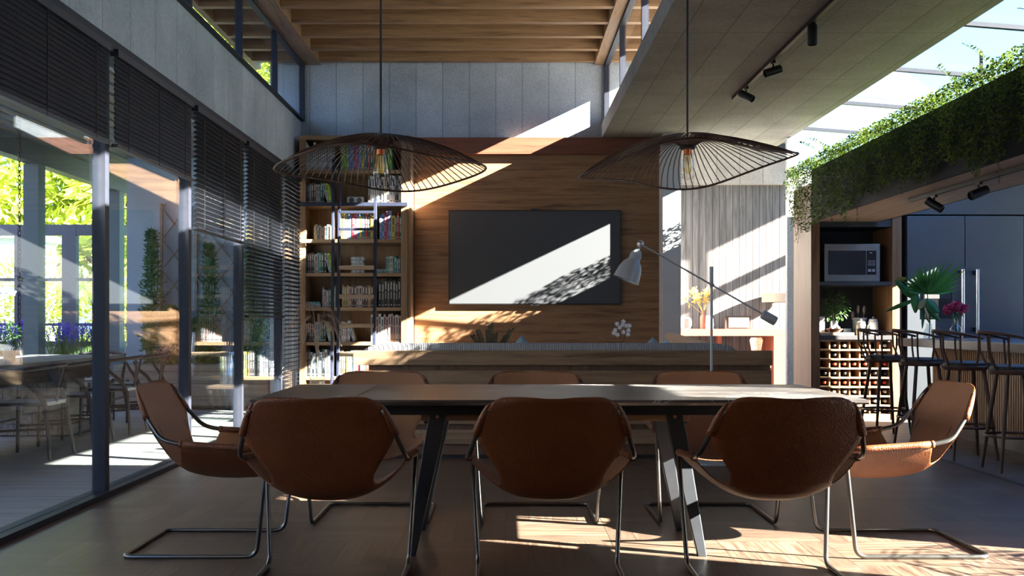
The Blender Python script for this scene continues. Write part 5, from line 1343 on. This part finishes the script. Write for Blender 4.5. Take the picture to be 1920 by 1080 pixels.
def climber(x, w_, z1, label, seed, n=1500, mat='climb'):
    r_ = random.Random(seed); t = thing('climbing_plant', label, 'plant', (x, 13.62, .52), 0, 'climbers growing up the patio end wall')
    mb = MB(); st_ = MB()
    for k in range(5):
        xs = r_.uniform(-w_*.5, w_*.5); st_.tube([(xs, 0, 0), (xs*.5, 0, z1*.4), (xs*.9, 0.03, z1*.75), (xs*.4, .03, z1*.97)], .006, 5)
    for i in range(n):
        s = r_.random(); z = z1*s; wd = w_*(1-.75*s**2)*(.8+.5*noise.noise(Vector((z*2.5, seed, 0)))); xx = max(-1, min(1, r_.gauss(0, .45)))*wd
        mb.leaf((xx, r_.uniform(-.16, .10), z), (math.copysign(r_.uniform(.2, 1), xx+r_.uniform(-.1, .1)), r_.uniform(-.8, .2), r_.uniform(-.2, .9)), (r_.uniform(-.4, .4), -1, .5), r_.uniform(.04, .085), r_.uniform(.014, .028))
    mb.build('foliage', mat, t); st_.build('stems', 'stem', t)
climber(P(287, 0, 13.62).x, .17, 1.72, 'tall narrow climber at the left end of the plank planter', 41, 1900)
climber(P(325, 0, 13.62).x, .26, .75, 'low bushy climber beside the tall narrow one', 42, 1000)
climber(P(395, 0, 13.62).x, .16, 1.55, 'climber on the trellis behind the half lowered blind', 43, 1300)
climber(P(375, 0, 13.62).x, .35, .60, 'low leafy plant in the planter behind the blind', 44, 1300)
climber(P(475, 0, 13.62).x, .25, 1.75, 'broad climber on the patio wall behind the fourth pane blind', 45, 1900)
t = thing('flowering_plant', 'pink-white flowering plant at the left front of the plank planter', 'plant', (P(312, 0, 13.15).x, 13.15, .52))
MT['pinkpetal'] = leafmat('pink_petal', (.62, .30, .26), (.72, .48, .42), .6, .3, 20)
bush(t, 'leaves', 'climb', (0, 0, .10), .16, 160, .07, .02, 51, .7); bush(t, 'blooms', 'pinkpetal', (0, -.03, .16), .14, 160, .045, .016, 52, .6, -.2, False)

# ------------------------------------------------------------------ trees and shrubs outside
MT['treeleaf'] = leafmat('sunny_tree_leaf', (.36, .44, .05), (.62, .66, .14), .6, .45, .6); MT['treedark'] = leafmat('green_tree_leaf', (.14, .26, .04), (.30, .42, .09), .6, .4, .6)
MT['bark'] = plain('tree_bark', (.10, .075, .05), .9, 0, .3, 6, .6, 20)
def tree(x, y, h, r, label, seed, mat='treeleaf', n=5200, L=.36, trunk=.16, cz=None):
    r_ = random.Random(seed); t = thing('tree', label, 'tree', (x, y, -.05), 0, 'trees in the garden beyond the patio')
    mb = MB(); tk = MB(); c0 = h*.58 if cz is None else cz
    blobs = []
    for k in range(16):
        a = r_.uniform(0, 6.28); rr = r*.72*math.sqrt(r_.random()); zz = c0+(h-c0-r*.3)*r_.uniform(-.95, 1.0); blobs.append((Vector((rr*math.cos(a), rr*math.sin(a), zz)), r*r_.uniform(.30, .48)))
    tk.tube([(0, 0, 0), (.05, 0, c0*.5), (0, .05, c0), (0, 0, h*.85)], [trunk, trunk*.8, trunk*.55, trunk*.15], 9)
    for c, q in blobs: tk.tube([(0, 0, c.z*.55), tuple(c*.5+Vector((0, 0, c.z*.35))), tuple(c)], [trunk*.4, trunk*.25, trunk*.08], 6)
    for i in range(n):
        c, q = blobs[i % len(blobs)]; v = Vector((r_.gauss(0, 1), r_.gauss(0, 1), r_.gauss(0, 1))).normalized(); p = c+v*q*(r_.random()**.35)*Vector((1, 1, .75)).length/1.6
        mb.leaf(p, v+Vector((r_.uniform(-1, 1), r_.uniform(-1, 1), r_.uniform(-1, .4))), v+Vector((0, 0, .6)), L*r_.uniform(.6, 1.2), L*.5)
    mb.build('crown', mat, t); tk.build('trunk', 'bark', t, smooth='auto')
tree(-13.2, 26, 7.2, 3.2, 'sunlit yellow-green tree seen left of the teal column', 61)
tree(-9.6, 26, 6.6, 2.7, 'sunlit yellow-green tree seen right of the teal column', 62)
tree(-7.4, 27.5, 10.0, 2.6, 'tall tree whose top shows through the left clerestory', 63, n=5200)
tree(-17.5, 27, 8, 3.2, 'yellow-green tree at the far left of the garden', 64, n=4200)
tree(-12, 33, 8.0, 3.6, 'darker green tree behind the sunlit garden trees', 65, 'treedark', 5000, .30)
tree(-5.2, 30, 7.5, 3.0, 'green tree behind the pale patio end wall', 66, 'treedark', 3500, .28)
def shrub(x, y, r, h, label, seed, mat='treeleaf'):
    t = thing('shrub', label, 'shrub', (x, y, -.05), 0, 'shrubs along the garden behind the windows')
    bush(t, 'foliage', mat, (0, 0, h*.5), r, 2600, .13, .07, seed, h*.5/r, .0, True, 'bark')
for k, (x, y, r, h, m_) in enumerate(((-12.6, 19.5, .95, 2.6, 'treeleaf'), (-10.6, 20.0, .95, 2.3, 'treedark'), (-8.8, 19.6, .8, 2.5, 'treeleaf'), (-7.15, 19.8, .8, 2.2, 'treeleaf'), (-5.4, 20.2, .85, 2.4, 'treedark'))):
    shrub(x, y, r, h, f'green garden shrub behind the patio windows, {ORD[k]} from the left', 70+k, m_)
# white garden building beyond the windows
t = thing('garden_house', 'white garden building seen through the patio windows among the trees', 'building', (-9.9, 21.4, 0))
MT['whitewall'] = plain('white_render', (.62, .66, .70), .8)
B(-1.3, .15, 0, 1.5, -.1, 2.75).build('wall', 'whitewall', t); B(-1.4, .25, -.1, 1.6, 2.75, 2.9).build('roof', 'pframe', t)
t = thing('garden_house', 'white garden building at the far left behind the chain', 'building', (-12.2, 20.9, 0))
B(-1.3, .55, 0, 1.5, -.1, 2.85).build('wall', 'whitewall', t); B(-1.4, .65, -.1, 1.6, 2.85, 3.0).build('roof', 'pframe', t)

# palm beside the tall side window: only its shadow falls into the picture
t = thing('potted_palm', 'potted palm by the tall side window, beyond the right frame edge', 'potted plant', (4.05, 3.98, 0))
MB().lathe([(0, 0), (.13, 0), (.17, .30), (.155, .30), (.12, .03), (0, .03)], n=24).build('pot', 'greypot', t, smooth='auto')
mb = MB(); r_ = random.Random(77)
for k in range(7):
    a = 2*PI*k/7+r_.uniform(-.2, .2); L = r_.uniform(.28, .40); pts = []
    for j in range(9):
        s = j/8; pts.append(Vector((math.cos(a)*L*s, math.sin(a)*L*s,   .30+.68*math.sin(s*2.0)*r_.uniform(.96, 1.0))))
    mb.tube(pts, .005, 5)
    for j in range(2, 9):
        for sg in (-1, 1):
            d = Vector((math.cos(a+sg*1.1), math.sin(a+sg*1.1), -.25)); mb.leaf(pts[j], d, (0, 0, 1), .22*(1.1-abs(j-5)/7), .022)
mb.build('fronds', 'palm', t)
